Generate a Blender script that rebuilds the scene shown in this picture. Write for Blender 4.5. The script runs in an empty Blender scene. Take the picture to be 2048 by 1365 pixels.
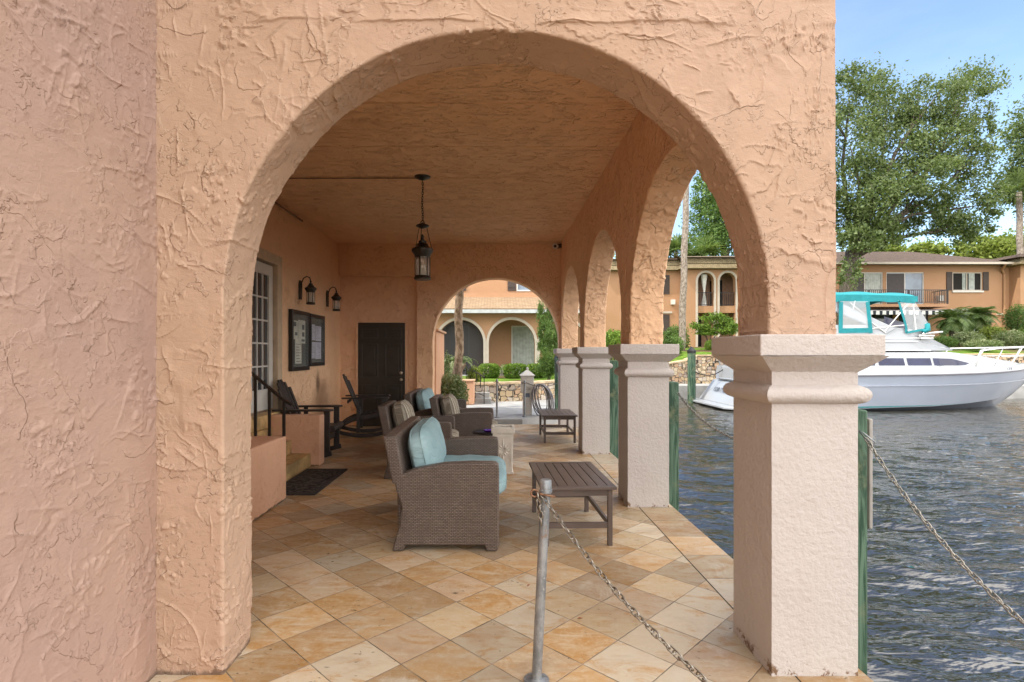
import bpy, bmesh, math, random
import numpy as np
from mathutils import Vector, Matrix
R = math.radians
rnd = random.Random(7)
nr = np.random.RandomState(11)
S = bpy.context.scene
COL = S.collection
# ------------------------------------------------------------------ camera, sky, sun, exposure
cd = bpy.data.cameras.new("camera")
cam = bpy.data.objects.new("camera", cd); COL.objects.link(cam)
cam.location = (0, 0, 1.48); cam.rotation_euler = (R(90), 0, 0)
cd.sensor_width = 36; cd.lens = 36 * 1088 / 2048
cd.shift_x = 32 / 2048; cd.shift_y = 23.5 / 2048
cd.clip_start = .05; cd.clip_end = 2000
S.camera = cam
SUN_EL, SUN_AZ = 52, 250         # azimuth clockwise from +Y
W = bpy.data.worlds.new("World"); S.world = W; W.use_nodes = True
wn, wl = W.node_tree.nodes, W.node_tree.links
wn.clear()
wo = wn.new('ShaderNodeOutputWorld'); bg = wn.new('ShaderNodeBackground'); sky = wn.new('ShaderNodeTexSky')
sky.sky_type = 'NISHITA'; sky.sun_disc = False
sky.sun_elevation = R(SUN_EL); sky.sun_rotation = R(SUN_AZ); sky.air_density = 1.0; sky.dust_density = .6; sky.ozone_density = 1.5
tc = wn.new('ShaderNodeTexCoord'); mp = wn.new('ShaderNodeMapping'); mp.inputs['Scale'].default_value = (1.2, 1.2, 4)
cl = wn.new('ShaderNodeTexNoise'); cl.inputs['Scale'].default_value = 2.2; cl.inputs['Detail'].default_value = 6
rp = wn.new('ShaderNodeValToRGB'); rp.color_ramp.elements[0].position = .42; rp.color_ramp.elements[1].position = .75
rp.color_ramp.elements[0].color = (0, 0, 0, 1); rp.color_ramp.elements[1].color = (.15, .15, .15, 1)
mx = wn.new('ShaderNodeMixRGB'); mx.inputs[2].default_value = (4.6, 5.0, 5.8, 1)
wl.new(tc.outputs['Generated'], mp.inputs[0]); wl.new(mp.outputs[0], cl.inputs['Vector']); wl.new(cl.outputs['Fac'], rp.inputs[0])
wl.new(rp.outputs[0], mx.inputs[0]); wl.new(sky.outputs[0], mx.inputs[1])
# added unseen cloud bank behind and right, lighting wall and arcade; clear ahead
dt = wn.new('ShaderNodeVectorMath'); dt.operation = 'DOT_PRODUCT'; dt.inputs[1].default_value = (.44, -.90, .05); wl.new(tc.outputs['Generated'], dt.inputs[0])
cn = wn.new('ShaderNodeTexNoise'); cn.inputs['Scale'].default_value = 2.6; cn.inputs['Detail'].default_value = 5; wl.new(tc.outputs['Generated'], cn.inputs['Vector'])
ad = wn.new('ShaderNodeMath'); ad.operation = 'MULTIPLY_ADD'; wl.new(cn.outputs['Fac'], ad.inputs[0]); ad.inputs[1].default_value = .9; wl.new(dt.outputs['Value'], ad.inputs[2])
mr = wn.new('ShaderNodeMapRange'); mr.interpolation_type = 'SMOOTHSTEP'; wl.new(ad.outputs[0], mr.inputs[0]); mr.inputs[1].default_value = .12; mr.inputs[2].default_value = .45
m2 = wn.new('ShaderNodeMixRGB'); m2.inputs[2].default_value = (10.6, 10.3, 10.1, 1); wl.new(mr.outputs[0], m2.inputs[0]); wl.new(mx.outputs[0], m2.inputs[1]); wl.new(m2.outputs[0], bg.inputs[0])
bg.inputs[1].default_value = .142
wl.new(bg.outputs[0], wo.inputs[0])
sd = bpy.data.lights.new("sun", 'SUN'); sd.energy = 2.0; sd.angle = R(.6); sd.color = (1, .94, .84)
sun = bpy.data.objects.new("sun", sd); COL.objects.link(sun)
sv = Vector((math.sin(R(SUN_AZ)) * math.cos(R(SUN_EL)), math.cos(R(SUN_AZ)) * math.cos(R(SUN_EL)), math.sin(R(SUN_EL))))
sun.rotation_euler = sv.to_track_quat('Z', 'Y').to_euler(); sun.location = sv * 60
S.view_settings.view_transform = 'Standard'; S.view_settings.look = 'None'; S.view_settings.gamma = 1
S.view_settings.exposure = 1.18
S.cycles.max_bounces = 10; S.cycles.diffuse_bounces = 6; S.cycles.transparent_max_bounces = 12
S.cycles.sample_clamp_indirect = 6; S.cycles.caustics_reflective = False; S.cycles.caustics_refractive = False

F = 1088.0
def P(px, py, Y):                     # a photo pixel at depth Y -> a point
    return Vector(((px - 992) * Y / F, Y, 1.48 - (py - 706) * Y / F))

# ------------------------------------------------------------------ noise (numpy)
_perm = np.random.RandomState(3).permutation(256); _perm = np.concatenate([_perm, _perm, _perm])
_g = np.random.RandomState(5).normal(size=(256, 3)); _g /= np.linalg.norm(_g, axis=1)[:, None]
def pnoise(p):
    p = np.asarray(p, float); i = np.floor(p).astype(int); f = p - i; u = f * f * f * (f * (f * 6 - 15) + 10)
    i &= 255; out = 0
    for dx in (0, 1):
        for dy in (0, 1):
            for dz in (0, 1):
                h = _perm[_perm[_perm[(i[..., 0] + dx) & 255] + ((i[..., 1] + dy) & 255)] + ((i[..., 2] + dz) & 255)]
                g = _g[h % 256]; d = f - np.array((dx, dy, dz))
                w = (u[..., 0] if dx else 1 - u[..., 0]) * (u[..., 1] if dy else 1 - u[..., 1]) * (u[..., 2] if dz else 1 - u[..., 2])
                out = out + w * (g * d).sum(-1)
    return out

# ------------------------------------------------------------------ objects
def tag(o, label=None, cat=None, group=None, kind=None):
    if label: o['label'] = label
    if cat: o['category'] = cat
    if group: o['group'] = group
    if kind: o['kind'] = kind
    return o
def thing(name, label, cat, loc=(0, 0, 0), rz=0, group=None):
    o = bpy.data.objects.new(name, None); COL.objects.link(o); o.empty_display_size = .2
    o.location = loc; o.rotation_euler = (0, 0, rz)
    return tag(o, label, cat, group)
def copy_tree(o, parent=None, **kw):
    c = o.copy(); COL.objects.link(c); c.parent = parent
    for k in kw: c[k] = kw[k]
    for ch in list(o.children): copy_tree(ch, c)
    return c
class MB:
    def __init__(s): s.v = []; s.f = []
    def add(s, vs, fs):
        n = len(s.v); s.v += [tuple(v) for v in vs]; s.f += [tuple(i + n for i in f) for f in fs]; return s
    def box(s, x0, x1, y0, y1, z0, z1, M=None):
        vs = [Vector((x, y, z)) for x in (x0, x1) for y in (y0, y1) for z in (z0, z1)]
        if M is not None: vs = [M @ v for v in vs]
        return s.add(vs, [(0, 1, 3, 2), (4, 6, 7, 5), (0, 4, 5, 1), (2, 3, 7, 6), (0, 2, 6, 4), (1, 5, 7, 3)])
    def bar(s, a, b, w, h, up=(0, 0, 1)):        # rectangular bar from a to b
        a = Vector(a); b = Vector(b); d = (b - a); L = d.length; d.normalize(); up = Vector(up)
        x = d.cross(up)
        if x.length < 1e-4: x = d.cross(Vector((0, 1, 0)))
        x.normalize(); y = x.cross(d)
        vs = [p + x * sx * w / 2 + y * sy * h / 2 for p in (a, b) for sx, sy in ((-1, -1), (1, -1), (1, 1), (-1, 1))]
        return s.add(vs, [(3, 2, 1, 0), (4, 5, 6, 7)] + [(i, (i + 1) % 4, 4 + (i + 1) % 4, 4 + i) for i in range(4)])
    def tube(s, pts, r, n=8, closed=False, cap=True):
        pts = [Vector(p) for p in pts]; m = len(pts); rr = r if isinstance(r, (list, tuple)) else [r] * m
        vs = []; prev = None
        for i, p in enumerate(pts):
            if closed: t = pts[(i + 1) % m] - pts[i - 1]
            else: t = pts[min(i + 1, m - 1)] - pts[max(i - 1, 0)]
            t.normalize()
            if prev is None: x = t.cross(Vector((0, 0, 1)) if abs(t.z) < .95 else Vector((0, 1, 0)))
            else: x = prev - t * prev.dot(t)
            x.normalize(); prev = x; y = t.cross(x)
            vs += [p + (x * math.cos(2 * math.pi * k / n) + y * math.sin(2 * math.pi * k / n)) * rr[i] for k in range(n)]
        fs = []
        for i in range(m if closed else m - 1):
            j = (i + 1) % m
            fs += [(i * n + k, i * n + (k + 1) % n, j * n + (k + 1) % n, j * n + k) for k in range(n)]
        if cap and not closed: fs += [tuple(range(n))[::-1], tuple((m - 1) * n + k for k in range(n))]
        return s.add(vs, fs)
    def lathe(s, prof, c=(0, 0, 0), n=24, sq=False):
        c = Vector(c); vs = []
        for (r, z) in prof:
            for k in range(n):
                a = 2 * math.pi * k / n + (math.pi / n if sq else 0)
                vs.append(c + Vector((r * math.cos(a), r * math.sin(a), z)))
        fs = [(i * n + k, i * n + (k + 1) % n, (i + 1) * n + (k + 1) % n, (i + 1) * n + k) for i in range(len(prof) - 1) for k in range(n)]
        if prof[0][0] > 1e-5: fs.append(tuple(range(n))[::-1])
        if prof[-1][0] > 1e-5: fs.append(tuple((len(prof) - 1) * n + k for k in range(n)))
        return s.add(vs, fs)
    def prism(s, poly, fn, d0, d1):              # poly in 2D, fn(u, v, d) -> point
        n = len(poly); vs = [fn(u, v, d) for d in (d0, d1) for u, v in poly]
        return s.add(vs, [tuple(range(n))[::-1], tuple(range(n, 2 * n))] + [(i, (i + 1) % n, n + (i + 1) % n, n + i) for i in range(n)])
    def quad(s, *p): return s.add(p, [tuple(range(len(p)))])
    def build(s, name, mat, parent=None, smooth=False, bevel=0, seg=2, label=None, fix=True):
        me = bpy.data.meshes.new(name); me.from_pydata(s.v, [], s.f); me.update()
        if fix:
            bm = bmesh.new(); bm.from_mesh(me); bmesh.ops.recalc_face_normals(bm, faces=bm.faces); bm.to_mesh(me); bm.free()
        if smooth is True: me.shade_smooth()
        if mat is not None: me.materials.append(mat)
        o = bpy.data.objects.new(name, me); COL.objects.link(o); o.parent = parent
        if bevel:
            m = o.modifiers.new('bevel', 'BEVEL'); m.width = bevel; m.segments = seg; m.limit_method = 'ANGLE'; m.angle_limit = R(35)
            me.shade_smooth(); wn_ = o.modifiers.new('wn', 'WEIGHTED_NORMAL'); wn_.keep_sharp = False
        elif isinstance(smooth, (int, float)) and smooth is not True and smooth:
            me.shade_smooth(); me.set_sharp_from_angle(angle=R(smooth))
        if label: o['label'] = label
        return o
XZ = lambda u, v, d: Vector((u, d, v))
YZ = lambda u, v, d: Vector((d, u, v))
XY = lambda u, v, d: Vector((u, v, d))
def fast_mesh(name, V, Q, mat, parent=None, smooth=False):
    me = bpy.data.meshes.new(name); V = np.asarray(V, np.float32); Q = np.asarray(Q, np.int32)
    me.vertices.add(len(V)); me.vertices.foreach_set('co', V.ravel())
    k = Q.shape[1]; me.loops.add(Q.size); me.loops.foreach_set('vertex_index', Q.ravel())
    me.polygons.add(len(Q)); me.polygons.foreach_set('loop_start', np.arange(len(Q), dtype=np.int32) * k)
    me.update(calc_edges=True); me.validate()
    if smooth: me.shade_smooth()
    me.materials.append(mat)
    o = bpy.data.objects.new(name, me); COL.objects.link(o); o.parent = parent
    return o
def grid_faces(h, w):
    i = np.arange(h - 1)[:, None] * w + np.arange(w - 1)[None]
    return np.stack([i, i + 1, i + w + 1, i + w], -1).reshape(-1, 4)

# ------------------------------------------------------------------ materials
MATS = {}
class NT:
    def __init__(s, name):
        m = bpy.data.materials.new(name); m.use_nodes = True; s.m = m; s.t = m.node_tree; s.n = s.t.nodes; s.b = s.n['Principled BSDF']; s.out = s.n['Material Output']
        s.tc = None
    def L(s, a, b): s.t.links.new(a, b)
    def set(s, sock, v):
        if hasattr(v, 'links') or isinstance(v, bpy.types.NodeSocket): s.L(v, sock)
        else:
            if isinstance(v, (tuple, list)) and len(v) == 3 and sock.type == 'RGBA': v = (*v, 1)
            sock.default_value = v
    def obj(s):
        if not s.tc: s.tc = s.n.new('ShaderNodeTexCoord')
        return s.tc.outputs['Object']
    def map(s, v, scale=(1, 1, 1), rot=(0, 0, 0), loc=(0, 0, 0)):
        m = s.n.new('ShaderNodeMapping'); s.L(v, m.inputs[0]); m.inputs['Scale'].default_value = scale; m.inputs['Rotation'].default_value = rot; m.inputs['Location'].default_value = loc
        return m.outputs[0]
    def noise(s, v, scale, detail=2, rough=.5, dist=0):
        m = s.n.new('ShaderNodeTexNoise'); s.L(v, m.inputs['Vector']); m.inputs['Scale'].default_value = scale; m.inputs['Detail'].default_value = detail
        m.inputs['Roughness'].default_value = rough; m.inputs['Distortion'].default_value = dist
        return m.outputs['Fac']
    def math(s, op, a, b=None, c=None):
        m = s.n.new('ShaderNodeMath'); m.operation = op
        for k, v in enumerate((a, b, c)):
            if v is not None: s.set(m.inputs[k], v)
        return m.outputs[0]
    def vmath(s, op, a, b=None):
        m = s.n.new('ShaderNodeVectorMath'); m.operation = op; s.set(m.inputs[0], a)
        if b is not None: s.set(m.inputs[1], b)
        return m.outputs[0]
    def step(s, v, a, b, lo=0, hi=1):
        m = s.n.new('ShaderNodeMapRange'); m.interpolation_type = 'SMOOTHSTEP'; s.set(m.inputs[0], v)
        m.inputs[1].default_value = a; m.inputs[2].default_value = b; m.inputs[3].default_value = lo; m.inputs[4].default_value = hi
        return m.outputs[0]
    def mix(s, f, a, b, mode='MIX'):
        m = s.n.new('ShaderNodeMixRGB'); m.blend_type = mode; s.set(m.inputs[0], f); s.set(m.inputs[1], a); s.set(m.inputs[2], b)
        return m.outputs[0]
    def ramp(s, v, els, const=False):
        m = s.n.new('ShaderNodeValToRGB'); s.L(v, m.inputs[0]); cr = m.color_ramp
        while len(cr.elements) < len(els): cr.elements.new(.5)
        for e, (p, c) in zip(cr.elements, els): e.position = p; e.color = (*c, 1)
        if const: cr.interpolation = 'CONSTANT'
        return m.outputs[0]
    def bump(s, h, dist=1, strength=1):
        m = s.n.new('ShaderNodeBump'); s.L(h, m.inputs['Height']); m.inputs['Distance'].default_value = dist; m.inputs['Strength'].default_value = strength
        s.L(m.outputs[0], s.b.inputs['Normal']); return m
    def fin(s, col=None, rough=.6, spec=.5, metal=0):
        if col is not None: s.set(s.b.inputs['Base Color'], col)
        s.set(s.b.inputs['Roughness'], rough); s.b.inputs['Specular IOR Level'].default_value = spec; s.set(s.b.inputs['Metallic'], metal)
        return s.m
def simple(name, col, rough=.5, spec=.5, metal=0, var=.12, scale=6, bump=0, bscale=60):
    if name in MATS: return MATS[name]
    t = NT(name); v = t.obj(); n = t.noise(v, scale, 4)
    c = t.mix(t.step(n, .3, .7), tuple(x * (1 - var) for x in col), tuple(min(1, x * (1 + var)) for x in col))
    if bump: t.bump(t.noise(v, bscale, 3), bump)
    MATS[name] = t.fin(c, rough, spec, metal); return MATS[name]

def stucco(name, col, col2, amp=1.0, sc=1.0, streak=None, stain=None, micro=False):
    t = NT(name); v = t.obj()
    def warp(v, scale, a, seed):
        wv = t.n.new('ShaderNodeTexNoise'); t.L(t.map(v, loc=(seed, seed * 2, -seed)), wv.inputs['Vector']); wv.inputs['Scale'].default_value = scale; wv.inputs['Detail'].default_value = 3; wv.inputs['Roughness'].default_value = .6
        return t.vmath('ADD', v, t.vmath('MULTIPLY', t.vmath('SUBTRACT', wv.outputs['Color'], (.5, .5, .5)), (a, a, a)))
    w = warp(v, 20 * sc, .045 / sc, 3)
    if streak: w = t.map(w, streak)
    big = t.noise(v, 2.2, 2)
    m1 = t.step(t.noise(v, 2.6 * sc, 2), .47, .60); m2 = t.step(t.noise(t.map(v, loc=(7, 3, 1)), 3.0 * sc, 2), .50, .62)
    def shells(vec, scale, k, seed, edge):       # trowelled plaster: long slow rise, then an abrupt torn edge
        n = t.noise(t.map(vec, loc=(seed, 2 * seed, 5)), scale, 1.2, .45); f = t.math('FRACT', t.math('MULTIPLY', n, k))
        return t.math('MULTIPLY', t.math('POWER', f, 2.5), t.step(f, 1 - edge, 1.0, 1, 0))
    a1 = t.math('MULTIPLY', shells(w, 1.9 * sc, 6.5, 4, .035), t.step(t.noise(v, 5.0 * sc, 2), .47, .60))
    a2 = t.math('MULTIPLY', shells(w, 4.6 * sc, 5.5, 9, .09), m2)
    n3 = t.noise(t.map(w, (1, 1, 1), loc=(1, 2, 8)), 15 * sc, 2.5, .6); f3 = t.math('MULTIPLY', t.step(n3, .565, .60), m1)
    n5 = t.noise(t.map(w, loc=(3, 5, 8)), 34 * sc, 2, .6); f5 = t.math('MULTIPLY', t.step(n5, .58, .63), t.step(t.noise(t.map(v, loc=(2, 2, 6)), 4.5 * sc, 2), .50, .62))
    md = t.noise(t.map(v, (1, 1, 1.6)), 26, 4, .6); fine = t.noise(v, 150, 3)
    if micro: h = t.math('MULTIPLY', f5, .003)
    else:
        h = t.math('MULTIPLY', a1, .0105 * amp)
        for a, b in ((a2, .0085), (f3, .0085), (f5, .005), (big, .016)): h = t.math('ADD', h, t.math('MULTIPLY', a, b * amp))
    h = t.math('ADD', h, t.math('MULTIPLY', md, .0035))
    h = t.math('ADD', h, t.math('MULTIPLY', fine, .0012))
    t.bump(h, 1, 1)
    c = t.mix(t.step(t.noise(v, 1.1, 3), .35, .65), col, col2)
    c = t.mix(t.step(t.noise(v, 14, 4), .45, .7, 0, .22), c, tuple(x * .88 for x in col))
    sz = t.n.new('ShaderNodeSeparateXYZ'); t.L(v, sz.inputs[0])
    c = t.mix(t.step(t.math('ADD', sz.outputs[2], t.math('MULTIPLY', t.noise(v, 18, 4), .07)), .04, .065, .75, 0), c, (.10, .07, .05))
    c = t.mix(t.step(t.noise(t.map(v, (1, 1, .5)), 3.1, 6, .7), .56, .72, 0, .30), c, tuple(x * .72 for x in col))
    if stain:                                        # a grimy rub mark on the wall
        d = t.vmath('MULTIPLY', t.vmath('SUBTRACT', v, stain), (1, 6.5, 3.6)); ln = t.n.new('ShaderNodeVectorMath'); ln.operation = 'LENGTH'; t.L(d, ln.inputs[0])
        c = t.mix(t.step(t.math('ADD', ln.outputs['Value'], t.math('MULTIPLY', big, .4)), .35, 1.2, .72, 0), c, (.09, .05, .03))
    return t.fin(c, .72, .25)
PINK, PINK2 = (.45, .308, .212), (.47, .322, .232)  # front copy of the stucco paint, darkened to hold back its brightness
M_WALL = stucco('peach_stucco_darkened', PINK, PINK2, amp=.62)
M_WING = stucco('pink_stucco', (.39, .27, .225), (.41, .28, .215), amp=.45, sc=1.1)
M_CEIL = stucco('ceiling_stucco_brightened', (.84, .54, .32), (.86, .57, .35), amp=2.3, sc=1.6, streak=(.35, 1.6, 1))  # same paint on ceiling and inner walls, brightened to offset the arcade's shade
M_IN = stucco('inner_stucco_brightened', (.83, .53, .32), (.85, .55, .35), amp=1.5, sc=1.25)
M_INL = stucco('inner_side_stucco_brightened', (.84, .54, .32), (.85, .56, .35), amp=1.3, sc=1.3, stain=(-3.13, 9.55, .98))
t = NT('column_render'); v = t.obj()
h = t.math('ADD', t.math('MULTIPLY', t.noise(t.map(v, (1, 1, 1)), 42, 3), .0062), t.math('MULTIPLY', t.noise(v, 150, 2), .0014))
t.bump(h, 1, 1)
wear = t.math('MULTIPLY', t.step(t.n.new('ShaderNodeSeparateXYZ').outputs[2], 0, 1), 1)
sp = t.n['Separate XYZ']; t.L(v, sp.inputs[0])
c = t.mix(t.step(t.noise(v, 1.4, 3), .35, .65), (.50, .458, .425), (.485, .437, .41))
low = t.step(t.math('ADD', sp.outputs[2], t.math('MULTIPLY', t.noise(v, 9, 4), .14)), .10, .13, 1, 0)
c = t.mix(t.math('MULTIPLY', low, t.step(t.noise(v, 14, 4, .7), .52, .58)), c, (.19, .12, .075))
M_COL = t.fin(c, .7, .25)

# travertine paving
def travertine(name, diag):
    t = NT(name); v = t.obj()
    s3 = t.n.new('ShaderNodeSeparateXYZ'); t.L(v, s3.inputs[0]); X, Y = s3.outputs[0], s3.outputs[1]
    if diag:
        k = 1 / (.305 * math.sqrt(2))
        U = t.math('ADD', t.math('MULTIPLY', t.math('ADD', X, Y), k), .053 + 20); V = t.math('ADD', t.math('MULTIPLY', t.math('SUBTRACT', Y, X), k), -.04 + 20)
    else:
        U = t.math('ADD', t.math('MULTIPLY', Y, 1 / .41), 20.3); V = t.math('ADD', t.math('MULTIPLY', X, .01), 20.5)
    wob = t.math('MULTIPLY', t.math('SUBTRACT', t.noise(v, 25, 2), .5), .012)
    U = t.math('ADD', U, wob); V = t.math('ADD', V, wob)
    cu, cv = t.math('FLOOR', U), t.math('FLOOR', V); fu, fv = t.math('FRACT', U), t.math('FRACT', V)
    cb = t.n.new('ShaderNodeCombineXYZ'); t.L(cu, cb.inputs[0]); t.L(cv, cb.inputs[1])
    wnz = t.n.new('ShaderNodeTexWhiteNoise'); wnz.noise_dimensions = '2D'; t.L(cb.outputs[0], wnz.inputs['Vector']); rv, rc = wnz.outputs['Value'], wnz.outputs['Color']
    eu = t.math('MINIMUM', fu, t.math('SUBTRACT', 1, fu)); ev = t.math('MINIMUM', fv, t.math('SUBTRACT', 1, fv)); e = t.math('MINIMUM', eu, ev)
    gr = t.step(t.math('ADD', e, t.math('MULTIPLY', t.math('SUBTRACT', t.noise(v, 8, 2), .5), .012)), .002, .012)
    base = t.ramp(rv, [(0, (.40, .235, .095)), (.14, (.50, .385, .25)), (.28, (.48, .31, .16)), (.40, (.50, .44, .36)), (.54, (.40, .225, .08)), (.66, (.47, .345, .25)), (.78, (.53, .48, .41)), (.9, (.37, .27, .18))], True)
    off = t.vmath('MULTIPLY', rc, (40, 40, 40)); vv = t.vmath('ADD', v, off)
    n1 = t.noise(t.map(vv, (2.2, 6.5, 1), (0, 0, R(38))), 1.5, 7, .68, 1.1)
    n2 = t.noise(t.map(vv, (1, 2.0, 1), (0, 0, R(20))), 4.5, 8, .68, 1.0)
    c = t.mix(t.step(n1, .36, .66, 0, .75), base, (.52, .43, .33))
    c = t.mix(t.step(n2, .50, .66, 0, .7), c, (.42, .225, .07))
    c = t.mix(t.step(t.noise(vv, 40, 5, .7), .45, .7, 0, .35), c, (.58, .52, .44))
    c = t.mix(t.step(n1, .56, .70, 0, .5), c, (.56, .53, .48))
    c = t.mix(t.step(t.noise(vv, 3, 3), .55, .72, 0, .35), c, (.40, .23, .13))
    sc_ = t.n.new('ShaderNodeSeparateColor'); t.L(rc, sc_.inputs[0]); k_ = t.step(sc_.outputs[1], 0, 1, .70, 1.12)
    vm = t.n.new('ShaderNodeVectorMath'); vm.operation = 'SCALE'; t.L(c, vm.inputs[0]); t.L(k_, vm.inputs['Scale']); c = t.vmath('MULTIPLY', vm.outputs[0], (1.03, .98, .86))
    c = t.mix(t.step(t.noise(t.map(v, (1, 1.8, 1), (0, 0, .6)), 1.7, 7, .7, .8), .48, .72, 0, .45), c, (.30, .20, .12))
    c = t.mix(t.step(t.noise(t.map(v, (1.5, 1, 1), (0, 0, 1.2), (3, 1, 0)), 2.6, 8, .75, .6), .54, .70, 0, .5), c, (.60, .54, .45))
    sel = t.step(t.math('FRACT', t.math('MULTIPLY', rv, 7.3)),   .50, .56)
    vo = t.noise(t.map(vv, (13, 26, 10)), 1.7, 2, .6, .5); pit = t.math('MULTIPLY', t.step(vo, .67, .70), t.math('MULTIPLY', sel, t.step(t.noise(vv, 7, 1), .45, .55)))
    c = t.mix(t.math('MULTIPLY', pit, .85), c, (.05, .04, .02))
    dirt = t.step(t.noise(v, 6, 3), .35, .65)
    c = t.mix(gr, t.mix(dirt, (.035, .028, .02), (.30, .235, .17)), c)
    hgt = t.math('ADD', t.math('MULTIPLY', gr, .003), t.math('MULTIPLY', pit, -.003))
    hgt = t.math('ADD', hgt, t.math('MULTIPLY', n2, .0016)); hgt = t.math('ADD', hgt, t.math('MULTIPLY', rv, .0012)); t.bump(hgt, 1, .8)
    return t.fin(c, t.step(n2, .3, .7, .34, .55), .5)
M_TRAV = travertine('travertine_diagonal', True); M_TRAVB = travertine('travertine_border', False)

# wicker weave; chooses its plane from the surface normal
t = NT('brown_wicker'); v = t.obj(); s3 = t.n.new('ShaderNodeSeparateXYZ'); t.L(v, s3.inputs[0])
ge = t.n.new('ShaderNodeTexCoord'); sn = t.n.new('ShaderNodeSeparateXYZ'); t.L(ge.outputs['Normal'], sn.inputs[0])
isx = t.math('GREATER_THAN', t.math('ABSOLUTE', sn.outputs[0]), .6); isz = t.math('GREATER_THAN', t.math('ABSOLUTE', sn.outputs[2]), .75)
u = t.math('ADD', t.math('MULTIPLY', s3.outputs[0], t.math('SUBTRACT', 1, isx)), t.math('MULTIPLY', s3.outputs[1], isx))
w_ = t.math('ADD', t.math('MULTIPLY', s3.outputs[2], t.math('SUBTRACT', 1, isz)), t.math('MULTIPLY', s3.outputs[1], isz))
cb = t.n.new('ShaderNodeCombineXYZ'); t.L(u, cb.inputs[0]); t.L(w_, cb.inputs[1])
br = t.n.new('ShaderNodeTexBrick'); t.L(cb.outputs[0], br.inputs['Vector']); br.offset = .5
br.inputs['Scale'].default_value = 1; br.inputs['Brick Width'].default_value = .028; br.inputs['Row Height'].default_value = .0115
br.inputs['Mortar Size'].default_value = .0022; br.inputs['Mortar Smooth'].default_value = .35; br.inputs['Color1'].default_value = (.165, .125, .100, 1); br.inputs['Color2'].default_value = (.235, .18, .148, 1); br.inputs['Mortar'].default_value = (.035, .025, .02, 1)
fr = t.math('FRACT', t.math('ADD', t.math('MULTIPLY', u, 1 / .028), t.math('MULTIPLY', t.math('MODULO', t.math('FLOOR', t.math('MULTIPLY', w_, 1 / .0115)), 2), .5)))
arc = t.math('SUBTRACT', 1, t.math('POWER', t.math('ABSOLUTE', t.math('SUBTRACT', t.math('MULTIPLY', fr, 2), 1)), 2))
hh = t.math('ADD', t.math('MULTIPLY', br.outputs['Fac'], -.003), t.math('MULTIPLY', arc, .004)); t.bump(hh, 1, 1)
c = t.mix(t.step(t.noise(v, 8, 3), .3, .7, 0, .4), br.outputs['Color'], (.10, .07, .055))
M_WICK = t.fin(c, .42, .5)
def fabric(name, c1, c2, stripe=False):
    t = NT(name); v = t.obj(); n = t.noise(v, 5, 4)
    c = t.mix(t.step(n, .3, .7), c1, c2)
    if stripe:
        s3 = t.n.new('ShaderNodeSeparateXYZ'); t.L(v, s3.inputs[0]); st = t.math('SINE', t.math('MULTIPLY', s3.outputs[1], 160))
        c = t.mix(t.step(st, -.2, .5), c, (.20, .17, .13))
        c = t.mix(t.step(t.math('SINE', t.math('MULTIPLY', s3.outputs[1], 47)), .4, .8, 0, .6), c, (.14, .12, .10))
    hgt = t.math('ADD', t.math('MULTIPLY', t.noise(t.map(v, (1, 2.2, 3)), 6, 3, .5, 1.2), .016), t.math('MULTIPLY', t.noise(v, 400, 1), .0004)); t.bump(hgt, 1, 1)
    return t.fin(c, .85, .2)
M_BLUE = fabric('aqua_fabric', (.25, .375, .40), (.31, .44, .46)); M_STRIPE = fabric('striped_fabric', (.46, .42, .33), (.50, .45, .36), True); M_PALE = fabric('pale_grey_fabric', (.45, .43, .36), (.36, .35, .29), False)
M_TABLE = simple('brown_painted_metal', (.105, .078, .066), .38, .5, 0, .1, 9, .0004, 200)
M_DARKWOOD = simple('dark_rocker_lumber', (.035, .026, .022), .42, .5, 0, .2, 12, .001, 50)
M_BLACK = simple('black_metal', (.012, .011, .010), .35, .5)
M_BRONZE = simple('dark_bronze', (.035, .028, .02), .4, .6, .6, .3, 30)
M_DOOR = simple('dark_door_paint', (.040, .033, .026), .3, .5, 0, .1)
M_WHITE = simple('white_paint', (.62, .60, .55), .45, .5, 0, .05)
M_TRIM = simple('cream_trim', (.50, .44, .37), .6, .3, 0, .05)
M_BRASS = simple('satin_nickel', (.6, .55, .45), .3, .5, 1)
def glass(name, col=(.9, .95, .95), rough=.03, alpha=.25):
    t = NT(name); t.bump(t.noise(t.obj(), 30, 2), .002)
    m = t.fin(col, rough, .7); t.b.inputs['Alpha'].default_value = alpha; return m
M_LGLASS = glass('seeded_glass', (.85, .85, .8), .08, .35); M_CLEAR = glass('clear_vinyl', (.80, .86, .9), .12, .34); M_PANE = simple('window_glass', (.045, .055, .06), .06, .8)
M_TINT = simple('tinted_boat_window', (.03, .033, .07), .12, .3, 0, .2, 2)
t = NT('galvanised_steel'); v = t.obj()
c = t.mix(t.step(t.noise(t.map(v, (1, 1, .4)), 24, 4, .65), .35, .65), (.19, .205, .215), (.33, .345, .355)); c = t.mix(t.step(t.noise(v, 50, 3), .62, .7, 0, .5), c, (.50, .50, .48))
c = t.mix(t.step(t.noise(v, 13, 5, .7), .60, .68, 0, .6), c, (.26, .13, .06)); t.bump(t.noise(v, 90, 2), .001)
M_GALV = t.fin(c, .45, .5, .55)
M_CHAIN = simple('chain_steel', (.30, .275, .235), .35, .5, 1, .25, 40)
t = NT('green_treated_timber'); v = t.obj()
g = t.noise(t.map(v, (1, 1, .06)), 16, 4, .6, 2.2); c = t.mix(t.step(g, .38, .62), (.022, .055, .032), (.10, .165, .11)); c = t.mix(t.step(t.noise(v, 5, 5, .65), .50, .66, 0, .7), c, (.17, .18, .10))
c = t.mix(t.step(t.noise(v, 30, 4, .7), .66, .72, 0, .8), c, (.05, .06, .03)); t.bump(t.math('MULTIPLY', g, .006), 1)
M_GREEN = t.fin(c, .7, .3)
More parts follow.
